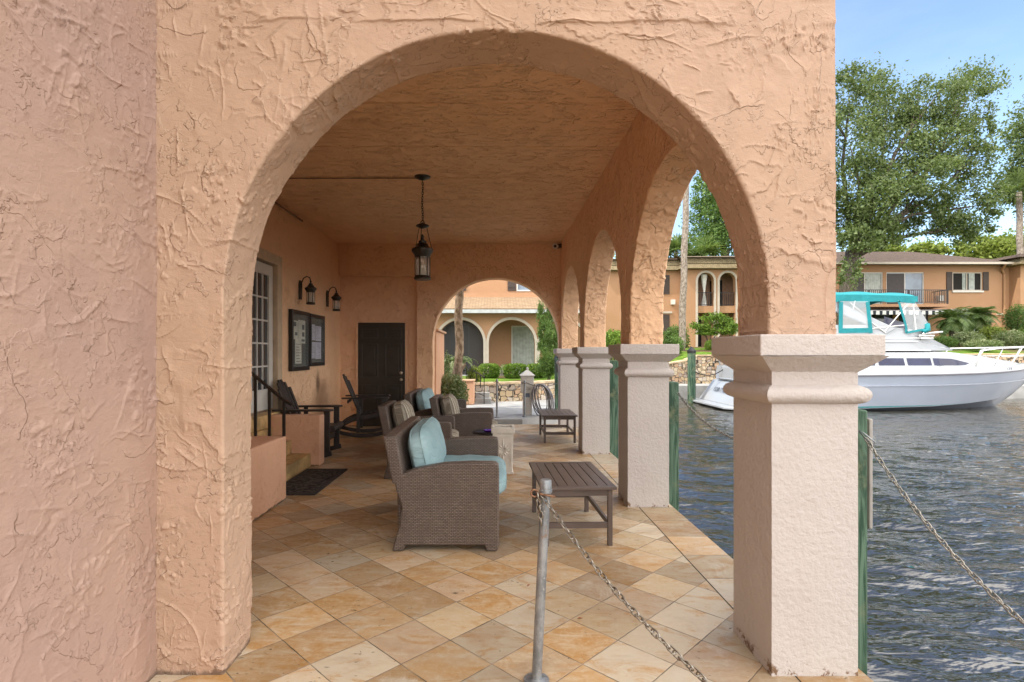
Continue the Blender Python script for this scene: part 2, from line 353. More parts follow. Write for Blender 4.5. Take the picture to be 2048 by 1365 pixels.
M_GREY = simple('grey_board', (.33, .30, .27), .6, .3); M_CONC = simple('pale_concrete', (.34, .34, .33), .75, .3, 0, .14, 3, .002, 40); M_CONC2 = simple('seawall_concrete', (.42, .38, .31), .8, .3, 0, .25, 2, .004, 20)
M_MAT = simple('doormat_rubber', (.045, .038, .034), .8, .3, 0, .3, 40, .01, 60)
M_STEP = simple('step_travertine', (.50, .34, .15), .55, .4, 0, .3, 7, .001, 30)
M_WPOT = simple('whitewashed_planter', (.66, .62, .55), .7, .3, 0, .12, 8, .002, 60)

def stone(name, sx=.42, sy=.22):
    t = NT(name); v = t.obj(); w = t.map(v, (1, 1, 1.25)); 
    vo = t.n.new('ShaderNodeTexVoronoi'); vo.distance = 'CHEBYCHEV'; t.L(w, vo.inputs['Vector']); vo.inputs['Scale'].default_value = 5.2; vo.inputs['Randomness'].default_value = .8
    v2 = t.n.new('ShaderNodeTexVoronoi'); v2.feature = 'F2'; v2.distance = 'CHEBYCHEV'; t.L(w, v2.inputs['Vector']); v2.inputs['Scale'].default_value = 5.2; v2.inputs['Randomness'].default_value = .8
    e = t.math('SUBTRACT', v2.outputs['Distance'], vo.outputs['Distance']); g = t.step(e, .015, .08)
    sp = t.n.new('ShaderNodeSeparateColor'); t.L(vo.outputs['Color'], sp.inputs[0])
    c = t.ramp(sp.outputs[0], [(0, (.50, .38, .23)), (.25, (.58, .48, .34)), (.5, (.48, .32, .20)), (.72, (.55, .48, .40)), (.88, (.36, .30, .25))], True)
    c = t.mix(t.step(t.noise(v, 12, 4), .3, .75, 0, .5), c, (.38, .29, .2)); c = t.mix(g, (.06, .05, .04), c)
    t.bump(t.math('ADD', t.math('MULTIPLY', g, .03), t.math('MULTIPLY', t.noise(v, 14, 4), .02)), 1)
    return t.fin(c, .85, .2)
M_STONE = stone('field_stone')
def house_paint(name, c1, c2, b=.006):
    t = NT(name); v = t.obj(); c = t.mix(t.step(t.noise(v, .8, 3), .35, .65), c1, c2); c = t.mix(t.step(t.noise(v, 9, 4), .5, .75, 0, .3), c, tuple(x * .8 for x in c1))
    t.bump(t.noise(v, 14, 4), b * 2); return t.fin(c, .8, .2)
M_HOUSE = house_paint('far_peach_stucco', (.41, .235, .13), (.43, .25, .145))
def shingle(name, c1, c2, c3):
    t = NT(name); v = t.obj(); s3 = t.n.new('ShaderNodeSeparateXYZ'); t.L(v, s3.inputs[0])
    cb = t.n.new('ShaderNodeCombineXYZ'); t.L(s3.outputs[0], cb.inputs[0]); t.L(t.math('ADD', s3.outputs[1], s3.outputs[2]), cb.inputs[1])
    br = t.n.new('ShaderNodeTexBrick'); t.L(cb.outputs[0], br.inputs[0]); br.inputs['Scale'].default_value = 1; br.inputs['Brick Width'].default_value = .26; br.inputs['Row Height'].default_value = .12
    br.inputs['Mortar Size'].default_value = .012; br.inputs['Color1'].default_value = (*c1, 1); br.inputs['Color2'].default_value = (*c2, 1); br.inputs['Mortar'].default_value = (*c3, 1)
    c = t.mix(t.step(t.noise(v, 5, 5, .6), .35, .7, 0, .6), br.outputs['Color'], c3); t.bump(t.math('MULTIPLY', br.outputs['Fac'], -.02), 1)
    return t.fin(c, .85, .2)
M_SHTAN = shingle('tan_shingles', (.38, .28, .18), (.30, .21, .13), (.20, .14, .09)); M_SHBR = shingle('brown_shingles', (.12, .085, .065), (.17, .12, .09), (.07, .05, .04)); M_SHYE = shingle('straw_shingles', (.33, .27, .16), (.28, .225, .13), (.13, .10, .06))
M_SHUT = simple('dark_shutter', (.06, .045, .038), .6, .3); M_DARKIN = simple('dark_interior', (.02, .018, .016), .8, .2)
M_SCREEN = simple('dark_screen_mesh', (.055, .045, .042), .6, .4); M_CURT = simple('pale_curtain', (.40, .43, .40), .8, .2, 0, .15, 5, .02, 6)
M_BGLASS = simple('reflective_blue_glass', (.15, .20, .26), .12, .8, 0, .25, 1.2)
M_GEL = simple('white_gelcoat', (.36, .385, .41), .22, .6, 0, .03, 1.0); M_HULL = simple('hull_gelcoat', (.34, .385, .47), .16, .6, 0, .05, .6); M_TEAL = simple('teal_canvas', (.02, .24, .27), .75, .3, 0, .12, 3, .01, 8); M_STRIP = simple('dark_teal_stripe', (.02, .16, .17), .35, .5)
M_STEEL = simple('polished_rail', (.75, .75, .73), .2, .6, .5)
def leafmat(name, c1, c2, c3, tr=.35):
    t = NT(name); g = t.n.new('ShaderNodeNewGeometry'); r = g.outputs['Random Per Island']
    c = t.ramp(r, [(0, c1), (.5, c2), (1, c3)]); nz = t.step(t.noise(t.obj(), .7, 2), .35, .65, 0, .45)
    c = t.mix(nz, c, c1); t.fin(c, .5, .35)
    tr_ = t.n.new('ShaderNodeBsdfTranslucent'); t.L(t.mix(.5, c, (.20, .28, .03)), tr_.inputs[0]); ms = t.n.new('ShaderNodeMixShader'); ms.inputs[0].default_value = tr
    t.L(t.b.outputs[0], ms.inputs[1]); t.L(tr_.outputs[0], ms.inputs[2]); t.L(ms.outputs[0], t.out.inputs[0]); return t.m
L_OAK = leafmat('oak_leaves', (.065, .10, .03), (.13, .18, .06), (.22, .27, .12))
L_LITE = leafmat('yellow_green_leaves', (.16, .22, .03), (.26, .33, .06), (.36, .40, .10)); L_HEDGE = leafmat('clipped_hedge_leaves', (.05, .12, .015), (.16, .27, .03), (.30, .42, .07))
L_PALM = leafmat('palm_fronds', (.07, .13, .03), (.15, .23, .07), (.28, .34, .14)); L_VAR = leafmat('variegated_leaves', (.10, .16, .05), (.24, .30, .13), (.45, .46, .28)); L_CYP = leafmat('juniper_leaves', (.06, .12, .03), (.13, .23, .05), (.22, .33, .10)); L_DRY = leafmat('dry_fronds', (.20, .12, .05), (.30, .2, .09), (.36, .27, .15))
def bark(name, c1, c2):
    t = NT(name); v = t.obj(); n = t.noise(t.map(v, (1, 1, .5)), 14, 5, .65); c = t.mix(t.step(n, .35, .65), c1, c2); t.bump(n, .05); return t.fin(c, .9, .15)
M_BARK = bark('oak_bark', (.055, .045, .035), (.15, .125, .10)); M_PBARK = bark('palm_bark', (.16, .13, .10), (.36, .31, .26)); M_PBARK2 = bark('brown_palm_bark', (.13, .085, .05), (.36, .27, .19))
t = NT('lawn'); v = t.obj(); c = t.mix(t.step(t.noise(v, 3, 4), .35, .65), (.10, .19, .02), (.19, .30, .045)); c = t.mix(t.step(t.noise(v, .45, 3), .52, .6), c, (.16, .10, .06)); t.bump(t.noise(v, 60, 3), .05); M_LAWN = t.fin(c, .9, .1)
# water
t = NT('canal_water'); v = t.obj()
b = t.math('ADD', t.math('MULTIPLY', t.noise(t.map(v, (1.0, 2.6, 1), (0, 0, R(-14))), 2.6, 3, .5, .4), .034), t.math('MULTIPLY', t.noise(t.map(v, (1.4, 3.0, 1), (0, 0, R(12))), 9, 2), .005))
t.bump(b, 1, 1); t.fin((.030, .026, .016), .03, .5); t.b.inputs['IOR'].default_value = 2.1; M_WATER = t.m
#@@PART2
# ================================================================== THE ARCADE BUILDING
bld = thing('arcade_building', 'peach stucco building whose arched arcade shelters the seating beside the canal', 'building')
def relief(p, seed=0, strokes=0, plane=(0, 2), amp=1.0, dens=1.0):
    """height in metres of hand trowelled plaster at points p (N,3)"""
    w = np.stack([pnoise(p * 16 + seed), pnoise(p * 16 + seed + 31), pnoise(p * 16 + seed + 57)], -1) * .022 + np.stack([pnoise(p * 45 + seed), pnoise(p * 45 + seed + 31), pnoise(p * 45 + seed + 57)], -1) * .010
    q = p + w; sm = lambda x, a, b: (lambda t_: t_ * t_ * (3 - 2 * t_))(np.clip((x - a) / (b - a), 0, 1))
    h = pnoise(p * 2.3 + seed) * .010 + pnoise(p * 8 + seed) * .0016
    def shells(sc, k, sd, e, pw): f = np.mod((pnoise(q * sc + sd) + 1) * k, 1); return f ** pw * (1 - sm(f, 1 - e, 1))
    h = h + shells(2.0, 2.8, seed + 4, .022, 7) * .0085 * sm(pnoise(p * 3.3 + seed + 8), .06, .20)
    h = h + shells(5.0, 2.2, seed + 14, .05, 5) * .0065 * sm(pnoise(p * 4.4 + seed + 18), .08, .24)
    cl_ = sm(pnoise(p * 3.6 + seed + 40), .10, .26)
    h = h + sm(pnoise(q * 24 + seed + 3), .17, .22) * .0065 * cl_ * dens - sm(pnoise(q * 30 + seed + 9), .22, .28) * .0050 * cl_ * dens
    h = h + sm(pnoise(q * 50 + seed + 3), .22, .28) * .0034 * sm(pnoise(p * 5 + seed + 60), .05, .25) + pnoise(p * 60 + seed) * .0004
    if strokes > 500: zb_ = 3.0 + pnoise(p * 2.5) * .05 + pnoise(p * 18) * .012; d_ = (p[:, 2] - zb_); h = h + np.where(d_ < 0, np.exp(-(d_ / .004) ** 2), np.exp(-(d_ / .03) ** 1.4)) * .008 * sm(pnoise(p * 3 + 77), -.25, .1)
    if strokes:
        rs = np.random.RandomState(seed + 100); a, b = plane; U, V = p[:, a], p[:, b]; lo = (U.min(), V.min()); hi = (U.max(), V.max())
        wob = pnoise(p * 30 + 5) * .006 + pnoise(p * 70 + 5) * .003
        for k in range(strokes):
            cu, cv = rs.uniform(lo[0], hi[0]), rs.uniform(lo[1], hi[1]); an = rs.choice([rs.uniform(-.35, .35), rs.uniform(-1.1, 1.1), rs.uniform(1.2, 1.9)]); L = rs.uniform(.03, .13) * (1.8 if rs.rand() < .15 else 1); H = rs.uniform(.003, .0080); wd = rs.uniform(.0012, .0024); cv_ = rs.uniform(-2.5, 2.5)
            m_ = (np.abs(U - cu) < L * 1.2) & (np.abs(V - cv) < L * 1.2); ix = np.nonzero(m_)[0]
            if not len(ix): continue
            du, dv = U[ix] - cu, V[ix] - cv; s_ = du * math.cos(an) + dv * math.sin(an); t_ = -du * math.sin(an) + dv * math.cos(an) + cv_ * s_ * s_ + wob[ix]
            slow = rs.uniform(2, 5); prof_ = np.where(t_ < 0, np.exp(-(t_ / wd) ** 2), np.exp(-(t_ / (wd * slow)) ** 1.3)); h[ix] += H * prof_ * np.clip(1 - (np.abs(s_) / L) ** 3, 0, 1)
    return h * amp
def displace(G, amp=1.0, edge=None, strokes=0, seed=0, plane=(0, 2), out=None):
    du = np.gradient(G, axis=1); dv = np.gradient(G, axis=0); n = np.cross(du, dv); L = np.linalg.norm(n, axis=2, keepdims=True); n = n / np.maximum(L, 1e-9)
    if out is not None and (n[:, -20:] @ np.array(out)).mean() < 0: n = -n
    h = relief(G.reshape(-1, 3), seed, strokes, plane).reshape(G.shape[:2])
    if edge is not None: h = h + edge * (pnoise(G * 14 + 9) * .006 + pnoise(G * 70 + 2) * .003 + .001)
    return G + n * (h * amp)[..., None]
def arch_wall(name, mat, half, zs, zl, zr, uL, uR, zt, d0, d1, fn, amp=1.0, step=.022, uoff=0, outer=True, nk=26, nr_=14, strokes=0, seed=0, kp=1.5, sgn=1):
    pts, out = [], []
    for z in np.arange(zl, zs, step): pts.append((-half, z)); out.append((uL, z))
    aL = math.atan2(zt - zs, uL); aR = math.atan2(zt - zs, uR)
    A = sorted(set(list(np.linspace(math.pi, 0, int(math.pi * half / step))) + [aL, aR]), reverse=True)
    for a in A:
        c, s_ = math.cos(a), math.sin(a); k = 1e9
        if c > 1e-6: k = min(k, uR / c)
        if c < -1e-6: k = min(k, uL / c)
        if s_ > 1e-6: k = min(k, (zt - zs) / s_)
        pts.append((half * c, zs + half * s_)); out.append((c * k, zs + s_ * k))
    for z in np.arange(zs - step, zr, -step): pts.append((half, z)); out.append((uR, z))
    if zr < zs: pts.append((half, zr)); out.append((uR, zr))
    pts = np.array(pts); out = np.array(out)
    rr = .012; T = []; E = []                      # (blend towards outer, metres outward, depth)
    ks = np.linspace(0, 1, nk) ** kp; kb = np.linspace(0, 1, 14) ** 1.5
    for k in kb[::-1]: T.append((k, rr, d1)); E.append(0)
    for a in (30, 60): T.append((0, rr - rr * math.sin(R(a)), d1 - rr + rr * math.cos(R(a)))); E.append(1)
    for d in np.linspace(d1 - rr, d0 + rr, nr_): T.append((0, 0, d)); E.append(.3)
    for a in (60, 30): T.append((0, rr - rr * math.sin(R(a)), d0 + rr - rr * math.cos(R(a)))); E.append(1)
    for k in ks: T.append((k, rr, d0)); E.append(0)
    n = len(T); m = len(pts); G = np.zeros((m, n, 3)); dirv = out - pts; dl = np.linalg.norm(dirv, axis=1, keepdims=True); dn = dirv / np.maximum(dl, 1e-6)
    for j, (k, o, d) in enumerate(T):
        q = pts + dn * o + (out - pts - dn * o) * k
        G[:, j] = np.stack(np.broadcast_arrays(*fn(q[:, 0] + uoff, q[:, 1], d)), -1)
    Ev = np.tile(np.array(E)[None], (m, 1))
    G2 = displace(G, amp, Ev, strokes, seed, (0, 2), np.array(fn(0, 0, d0)) - np.array(fn(0, 0, d1)))
    V = G2.reshape(-1, 3); Q = [grid_faces(m, n)]
    if outer:                                      # close the outer rim
        a = np.arange(m - 1) * n; Q.append(np.stack([a, a + n, a + n + n - 1, a + n - 1], -1))
    Q = np.concatenate(Q)
    o = fast_mesh(name, V, Q, mat, bld, True); o.data.set_sharp_from_angle(angle=R(50))
    bm = bmesh.new(); bm.from_mesh(o.data); bmesh.ops.recalc_face_normals(bm, faces=bm.faces); bm.to_mesh(o.data); bm.free()
    return o
def flat_wall(name, mat, fn, u0, u1, v0, v1, step=.04, amp=1.0, parent=None, strokes=0, seed=0, plane=(1, 2)):
    U = np.linspace(u0, u1, max(2, int(abs(u1 - u0) / step))); V = np.linspace(v0, v1, max(2, int(abs(v1 - v0) / step)))
    G = np.array([[fn(a, b) for a in U] for b in V]); G = displace(G, amp, None, strokes, seed, plane)
    o = fast_mesh(name, G.reshape(-1, 3), grid_faces(len(V), len(U)), mat, parent or bld, True); o.data.set_sharp_from_angle(angle=R(60)); return o
fxy = lambda u, z, d: (u, d, z)
FS = 1
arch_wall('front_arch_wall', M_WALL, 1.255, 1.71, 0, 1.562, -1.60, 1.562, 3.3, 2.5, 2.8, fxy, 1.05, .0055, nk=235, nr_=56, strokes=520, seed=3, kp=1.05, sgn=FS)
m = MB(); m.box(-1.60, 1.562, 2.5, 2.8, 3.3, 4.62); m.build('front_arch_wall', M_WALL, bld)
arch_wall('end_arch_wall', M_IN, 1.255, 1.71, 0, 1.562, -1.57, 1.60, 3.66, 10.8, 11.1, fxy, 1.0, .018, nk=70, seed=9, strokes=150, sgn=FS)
fyx = lambda u, z, d: (d, u, z)
for k, (c0, ua, ub, hf) in enumerate(((4.05, 2.8, 5.405, 1.155), (6.765, 5.405, 8.13, 1.165), (9.49, 8.13, 10.8, 1.16))):
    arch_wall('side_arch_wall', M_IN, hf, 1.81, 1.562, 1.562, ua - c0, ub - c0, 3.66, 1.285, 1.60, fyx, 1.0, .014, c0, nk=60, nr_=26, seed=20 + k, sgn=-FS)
# wall above and the wing wall beside the arch
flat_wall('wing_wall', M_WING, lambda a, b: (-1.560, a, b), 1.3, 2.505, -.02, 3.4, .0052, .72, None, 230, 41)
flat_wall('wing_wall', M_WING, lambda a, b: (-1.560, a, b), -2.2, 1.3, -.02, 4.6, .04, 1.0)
m = MB(); m.box(-9, -1.6, -2.2, 2.49, 0, 8.6); m.box(-9, -3.22, 2.49, 11.1, 0, 8.6); m.box(-3.22, 1.56, 2.52, 11.08, 4.62, 6.6); m.box(-3.25, 1.56, 2.82, 11.08, 3.75, 4.62)  # unseen left mass made taller to keep sun off the front wall
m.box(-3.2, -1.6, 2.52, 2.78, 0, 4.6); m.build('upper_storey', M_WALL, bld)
m = MB(); m.box(-9.3, -1.4, -2.4, 2.3, 8.62, 8.75); m.box(-9.3, -3.1, 2.302, 11.4, 8.62, 8.75); m.box(-3.09, 1.75, 2.302, 11.4, 6.62, 6.75); m.build('roof', M_SHBR, bld)
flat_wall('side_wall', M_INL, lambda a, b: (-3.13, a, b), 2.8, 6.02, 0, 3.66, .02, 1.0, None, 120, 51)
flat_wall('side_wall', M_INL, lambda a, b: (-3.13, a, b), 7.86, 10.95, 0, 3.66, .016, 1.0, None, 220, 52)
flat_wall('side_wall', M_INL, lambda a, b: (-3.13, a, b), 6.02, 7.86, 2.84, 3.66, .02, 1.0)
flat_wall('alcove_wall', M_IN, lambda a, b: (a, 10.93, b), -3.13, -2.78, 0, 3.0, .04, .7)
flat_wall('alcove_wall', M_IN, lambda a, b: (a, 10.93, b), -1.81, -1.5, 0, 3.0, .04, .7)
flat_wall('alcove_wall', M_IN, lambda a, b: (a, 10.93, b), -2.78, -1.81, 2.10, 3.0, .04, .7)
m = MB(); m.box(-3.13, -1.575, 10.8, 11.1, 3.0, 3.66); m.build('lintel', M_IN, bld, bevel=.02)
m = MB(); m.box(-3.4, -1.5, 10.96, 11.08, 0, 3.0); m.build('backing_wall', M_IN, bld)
# ceiling panels with open joints
ys = [2.8, 3.73, 4.72, 5.71, 6.71, 7.69, 8.68, 9.66, 10.8]
m = MB(); m.box(-3.3, 1.3, 2.82, 10.9, 3.67, 3.72); m.build('ceiling_backing', M_DARKIN, bld)
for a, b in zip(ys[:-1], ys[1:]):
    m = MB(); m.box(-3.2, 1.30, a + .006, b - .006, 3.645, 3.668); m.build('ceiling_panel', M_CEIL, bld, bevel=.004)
# columns
col = None
for k, Y in enumerate((2.49, 5.21, 7.93, 10.65)):
    if k: 
        for p_ in cparts:
            c = p_.copy(); COL.objects.link(c); c.location.y += Y - 2.49
            for ch in p_.children: d_ = ch.copy(); COL.objects.link(d_); d_.parent = c
        continue
    x0, x1, y0, y1 = 1.262, 1.657, Y, Y + .40
    H = 60; N = 48
    def ring(off, rad, z):                             # rounded-square ring, N points
        hx, hy = (x1 - x0) / 2 + off, (y1 - y0) / 2 + off; out = []
        for q in range(4):
            for s_ in range(N // 4):
                t_ = s_ / (N // 4); a = -1 + 2 * t_
                cx_, cy_ = ((1, a), (-a, 1), (-1, -a), (a, -1))[q]
                out.append(((x0 + x1) / 2 + cx_ * hx, (y0 + y1) / 2 + cy_ * hy, z))
        return out
    rows = [ring(0, 0, z) for z in np.linspace(0, 1.245, 40)]
    rows += [ring(.040 * math.sin(R(a)), 0, 1.288 - .040 * math.cos(R(a))) for a in (20, 45, 70, 90, 110, 135, 160)]
    rows += [ring(0, 0, z) for z in (1.332, 1.36, 1.392)]
    rows += [ring(o, 0, z) for o, z in ((.03, 1.417), (.06, 1.443), (.085, 1.466))]
    G = np.array(rows); Gd = G + (pnoise(G * 7)[..., None] * .004) + (pnoise(G * 26 + 3)[..., None] * .0025)
    Gw = np.concatenate([Gd, Gd[:, :1]], 1)
    sh = fast_mesh('column', Gw.reshape(-1, 3), grid_faces(Gw.shape[0], N + 1), M_COL, bld, True); sh.data.set_sharp_from_angle(angle=R(28))
    m = MB(); m.box(x0 - .088, x1 + .075, y0 - .075, y1 + .08, 1.466, 1.562); cap = m.build('capital', M_COL, sh, bevel=.006)
    cparts = [sh]
# French door in the side wall
fd = MB(); X = -3.13
for a, b, c_, d_ in ((5.98, 6.10, .67, 2.86), (7.72, 7.88, .67, 2.86), (6.10, 7.72, 2.72, 2.86)): fd.box(X - .10, X + .035, a, b, c_, d_)
frd = fd.build('french_door', simple('beige_casing', (.52, .40, .27), .6), bld, bevel=.006)
for (a, b) in ((6.12, 6.90), (6.92, 7.70)):
    m = MB(); m.box(X - .08, X - .03, a, a + .13, .70, 2.70); m.box(X - .08, X - .03, b - .13, b, .70, 2.70); m.box(X - .08, X - .03, a + .13, b - .13, .70, .98); m.box(X - .08, X - .03, a + .13, b - .13, 2.55, 2.70)
    for i in range(1, 5): z = .98 + i * .314; m.box(X - .07, X - .04, a + .13, b - .13, z - .011, z + .011)
    for i in range(1, 3): y = a + .13 + i * (b - a - .26) / 3; m.box(X - .068, X - .038, y - .011, y + .011, .98, 2.55)
    m.build('door_leaf', M_WHITE, frd)
    m = MB(); m.box(X - .06, X - .055, a + .13, b - .13, .98, 2.55); m.build('pane', M_PANE, frd)
# black six panel door
m = MB(); m.box(-2.76, -1.825, 10.885, 10.925, .01, 2.078); bd = m.build('panel_door', M_DOOR, bld, bevel=.004)
m = MB()
for cx in (-2.53, -2.055):
    for z0, z1 in ((.16, .84), (.98, 1.66), (1.76, 1.97)):
        for a, b, c_, d_ in ((cx - .17, cx - .145, z0, z1), (cx + .145, cx + .17, z0, z1), (cx - .145, cx + .145, z0, z0 + .025), (cx - .145, cx + .145, z1 - .025, z1)): m.box(a, b, 10.872, 10.886, c_, d_)
        m.box(cx - .11, cx + .11, 10.876, 10.886, z0 + .06, z1 - .06)
m.build('door_moulding', M_DOOR, bd, bevel=.004)
for nm, z in (('deadbolt', 1.08), ('door_knob', .945)): m = MB(); m.tube([(-1.89, 10.885, z), (-1.89, 10.84, z)], .012); m.lathe([(0, -.03), (.02, -.026), (.031, -.008), (.031, .008), (.02, .026), (0, .03)], (-1.89, 10.83, z)); m.build(nm, M_BRASS, bd, smooth=True)
m = MB(); 
for a, b, c_, d_ in ((-2.81, -2.765, 0, 2.13), (-1.82, -1.775, 0, 2.13), (-2.765, -1.82, 2.083, 2.13)): m.box(a, b, 10.89, 10.955, c_, d_)
m.build('door_frame', M_IN, bd, bevel=.004)

# ================================================================== THE SETTING
def sheet(name, pts, z, mat, kind='structure'):
    m = MB(); m.quad(*[(x, y, z) for x, y in pts]); o = m.build(name, mat); 
    if o.data.polygons[0].normal.z < 0: o.data.flip_normals()
    return tag(o, kind=kind)
sheet('patio', [(-9, -16), (1.37, -16), (1.37, 11.25), (-9, 11.25)], 0, M_TRAV)  # unseen stretch behind the viewer lengthened to bounce sun into the arcade
sheet('patio_border', [(1.37, -16), (1.70, -16), (1.70, 11.25), (1.37, 11.25)], 0, M_TRAVB)
m = MB(); m.box(-9, 1.68, -16, 11.24, -2.2, -.006); tag(m.build('seawall', M_CONC2), kind='structure')
m = MB(); m.box(1.3675, 1.3725, -16, 11.2, .0005, .002); tag(m.build('paving_joint', M_DARKIN), kind='structure')
m = MB(); m.prism([(.5, 11.26), (1.70, 11.26), (1.8, 13), (2.5, 15.2), (1.5, 15.2)], XY, -2.2, -.16); tag(m.build('bank', M_STONE), kind='structure')
bank = [(.55, 11.36), (1.5, 12.7), (2.3, 15), (3.0, 16.6), (4.4, 18.9), (6.2, 21.6), (7.5, 22.9), (30, 22.9), (140, 22.9)]
wl_ = [(-.62, 15.3), (1.0, 15.75), (2.0, 16.7), (3.4, 18.9), (5.0, 21.4), (6.4, 23.6), (8.55, 24.4), (9.07, 24.5), (30, 24.6), (140, 24.6)]
m = MB(); m.prism(bank + [(140, 24.9)] + wl_[::-1] + [(-9, 15.3), (-9, 11.36)], XY, -2.2, .09); tag(m.build('walkway', M_CONC), kind='structure')
def wy(x): return float(np.interp(x, [p[0] for p in wl_], [p[1] for p in wl_])) if x > wl_[0][0] else 15.3
def hw(x): return float(np.interp(x, [-9, 2.5, 6.8, 8.4, 8.6, 9.0, 9.15], [.58, .58, .82, .86, 1.2, 1.24, 1.42]))
def hgt(x, y):
    far = float(np.interp(x, [-5, 3, 8, 12], [.46, .5, 1.8, 1.85])); t_ = min(1, max(0, (y - wy(x)) / 11)); t_ = t_ * t_ * (3 - 2 * t_)
    return (hw(x) - .05) * (1 - t_) + far * t_
xs = np.concatenate([np.arange(-30, -3, 3), np.arange(-3, 20, .5), np.arange(20, 140, 4)]); ts = np.concatenate([np.linspace(0, 1, 14) ** 1.3 * 14, [20, 30, 60, 120, 300, 900]])
G = np.array([[(x, wy(x) + .12 + a, hgt(x, wy(x) + a)) for x in xs] for a in ts]); G[:14, :, 2] += pnoise(G[:14] * .9) * .06
tag(fast_mesh('lawn', G.reshape(-1, 3), grid_faces(len(ts), len(xs)), M_LAWN, None, True), kind='structure')
# stone retaining walls
def stone_wall(pts, label, zf):
    m = MB(); cp = MB(); root = thing('retaining_wall', label, 'wall', (pts[0][0], pts[0][1], .09)); o = Vector(root.location)
    for (a, b) in zip(pts[:-1], pts[1:]):
        a = Vector((*a, 0)); b = Vector((*b, 0)); d = (b - a).normalized(); nrm = Vector((-d.y, d.x, 0)) * .28; za, zb = zf(a.x + .01) , zf(b.x - .01)
        vs = [a, b, b + nrm, a + nrm]; lo = [v + Vector((0, 0, .0)) - o for v in vs]; hi = [v + Vector((0, 0, z)) - o for v, z in zip(vs, (za, zb, zb, za))]
        m.add(lo + hi, [(0, 1, 2, 3), (4, 5, 6, 7), (0, 1, 5, 4), (1, 2, 6, 5), (2, 3, 7, 6), (3, 0, 4, 7)])
        ov = nrm.normalized() * -.03; c0 = [h_ + ov * (1 if i < 2 else -1) for i, h_ in enumerate(hi)]
        cp.add([p + Vector((0, 0, .002)) for p in c0] + [p + Vector((0, 0, .06)) for p in c0], [(0, 1, 2, 3), (4, 5, 6, 7), (0, 1, 5, 4), (1, 2, 6, 5), (2, 3, 7, 6), (3, 0, 4, 7)])
    m.build('wall', M_STONE, root); cp.build('coping', simple('coping_stone', (.55, .42, .27), .8, .2, 0, .25, 5, .01, 20), root); return root
stone_wall(wl_[:6], 'low curved field stone retaining wall below the clipped hedges', lambda x: hw(x))
stone_wall(wl_[5:], 'taller stepped stone retaining wall behind the moored boat', lambda x: hw(x))
# water with real waves
xs = np.concatenate([np.arange(1.69, 6, .045), np.arange(6, 16, .08), np.arange(16, 34, .16)]); yy = np.concatenate([np.arange(-2, 9, .045), np.arange(9, 15, .07), np.arange(15, 24, .12)])
Xg, Yg = np.meshgrid(xs, yy); c_, s_ = math.cos(R(14)), math.sin(R(14)); U = Xg * c_ - Yg * s_; V = Xg * s_ + Yg * c_
wp = pnoise(np.stack([Xg * .7, Yg * .7, 0 * Xg + 4], -1)) * .6
Zg = pnoise(np.stack([U * 1.1, V * 2.8 + wp, 0 * Xg], -1)) * .085 + pnoise(np.stack([U * 2.6 + 7, V * 7.0 + wp * 2, 0 * Xg + 2], -1)) * .040 + pnoise(np.stack([U * 5.5, V * 13 + wp, 0 * Xg + 9], -1)) * .011
Zg *= np.interp(Yg, [0, 10, 24], [1, .8, .45])
tag(fast_mesh('canal_water', np.stack([Xg, Yg, -.45 + Zg], -1).reshape(-1, 3), grid_faces(len(yy), len(xs)), M_WATER, None, True), kind='structure')
sheet('far_water', [(34, -40), (140, -40), (140, 24), (34, 24)], -.45, M_WATER); sheet('near_water', [(1.69, -40), (34, -40), (34, -2), (1.69, -2)], -.45, M_WATER)
#@@PART3
# ================================================================== STOOP, RAIL, DOORMAT
st = thing('entry_steps', 'travertine steps between pink stucco cheek walls up to the french door', 'steps', (-2.6, 6.3, 0))
def loc(root, m): 
    o = Vector(root.location); m.v = [tuple(Vector(v) - o) for v in m.v]; return m
for i, x in enumerate((-2.41, -2.66, -2.91)):
    m = MB(); m.box(-3.12, x, 5.512, 7.088, .17 * i + .001, .17 * (i + 1)); loc(st, m).build('step', M_STEP, st, bevel=.008)
m = MB(); m.box(-3.125, -2.95, 5.9, 7.6, .51, .68); loc(st, m).build('landing', M_STEP, st, bevel=.006)
M_CHK = stucco('cheek_wall_stucco', (.66, .375, .23), (.68, .40, .26), amp=.6, sc=1.0)
m = MB(); m.box(-3.12, -2.12, 4.2, 5.51, 0, .645); loc(st, m).build('cheek_wall', M_CHK, st, bevel=.022, seg=3)
m = MB(); m.box(-3.12, -2.29, 7.09, 7.27, 0, .665); loc(st, m).build('cheek_wall', M_CHK, st, bevel=.022, seg=3)
hr = thing('handrail', 'black iron handrail standing on the near stoop wall', 'handrail', (-2.4, 5.45, .645))
m = MB(); pts = [(-3.0, 5.45, 1.70), (-2.40, 5.45, 1.235), (-2.12, 5.45, 1.0), (-2.04, 5.45, .955)]
for a, b in zip(pts[:-1], pts[1:]): m.bar(a, b, .042, .022)
loc(hr, m).build('rail', M_BLACK, hr)
for x, z in ((-2.41, 1.235), (-2.27, 1.12), (-2.125, 1.0)): m = MB(); m.box(x - .012, x + .012, 5.438, 5.462, .646, z); loc(hr, m).build('post', M_BLACK, hr)
m = MB(); m.box(-2.385, -1.875, 5.64, 6.88, .001, .016)
dm = thing('doormat', 'dark textured doormat on the paving before the steps', 'doormat', (-2.13, 6.26, 0)); loc(dm, m).build('mat_border', M_MAT, dm, bevel=.004)
m = MB(); m.box(-2.33, -1.93, 5.72, 6.80, .0162, .021); loc(dm, m).build('ribbed_pile', simple('mat_pile', (.06, .05, .045), .9, .2, 0, .8, 26, .02, 40), dm)

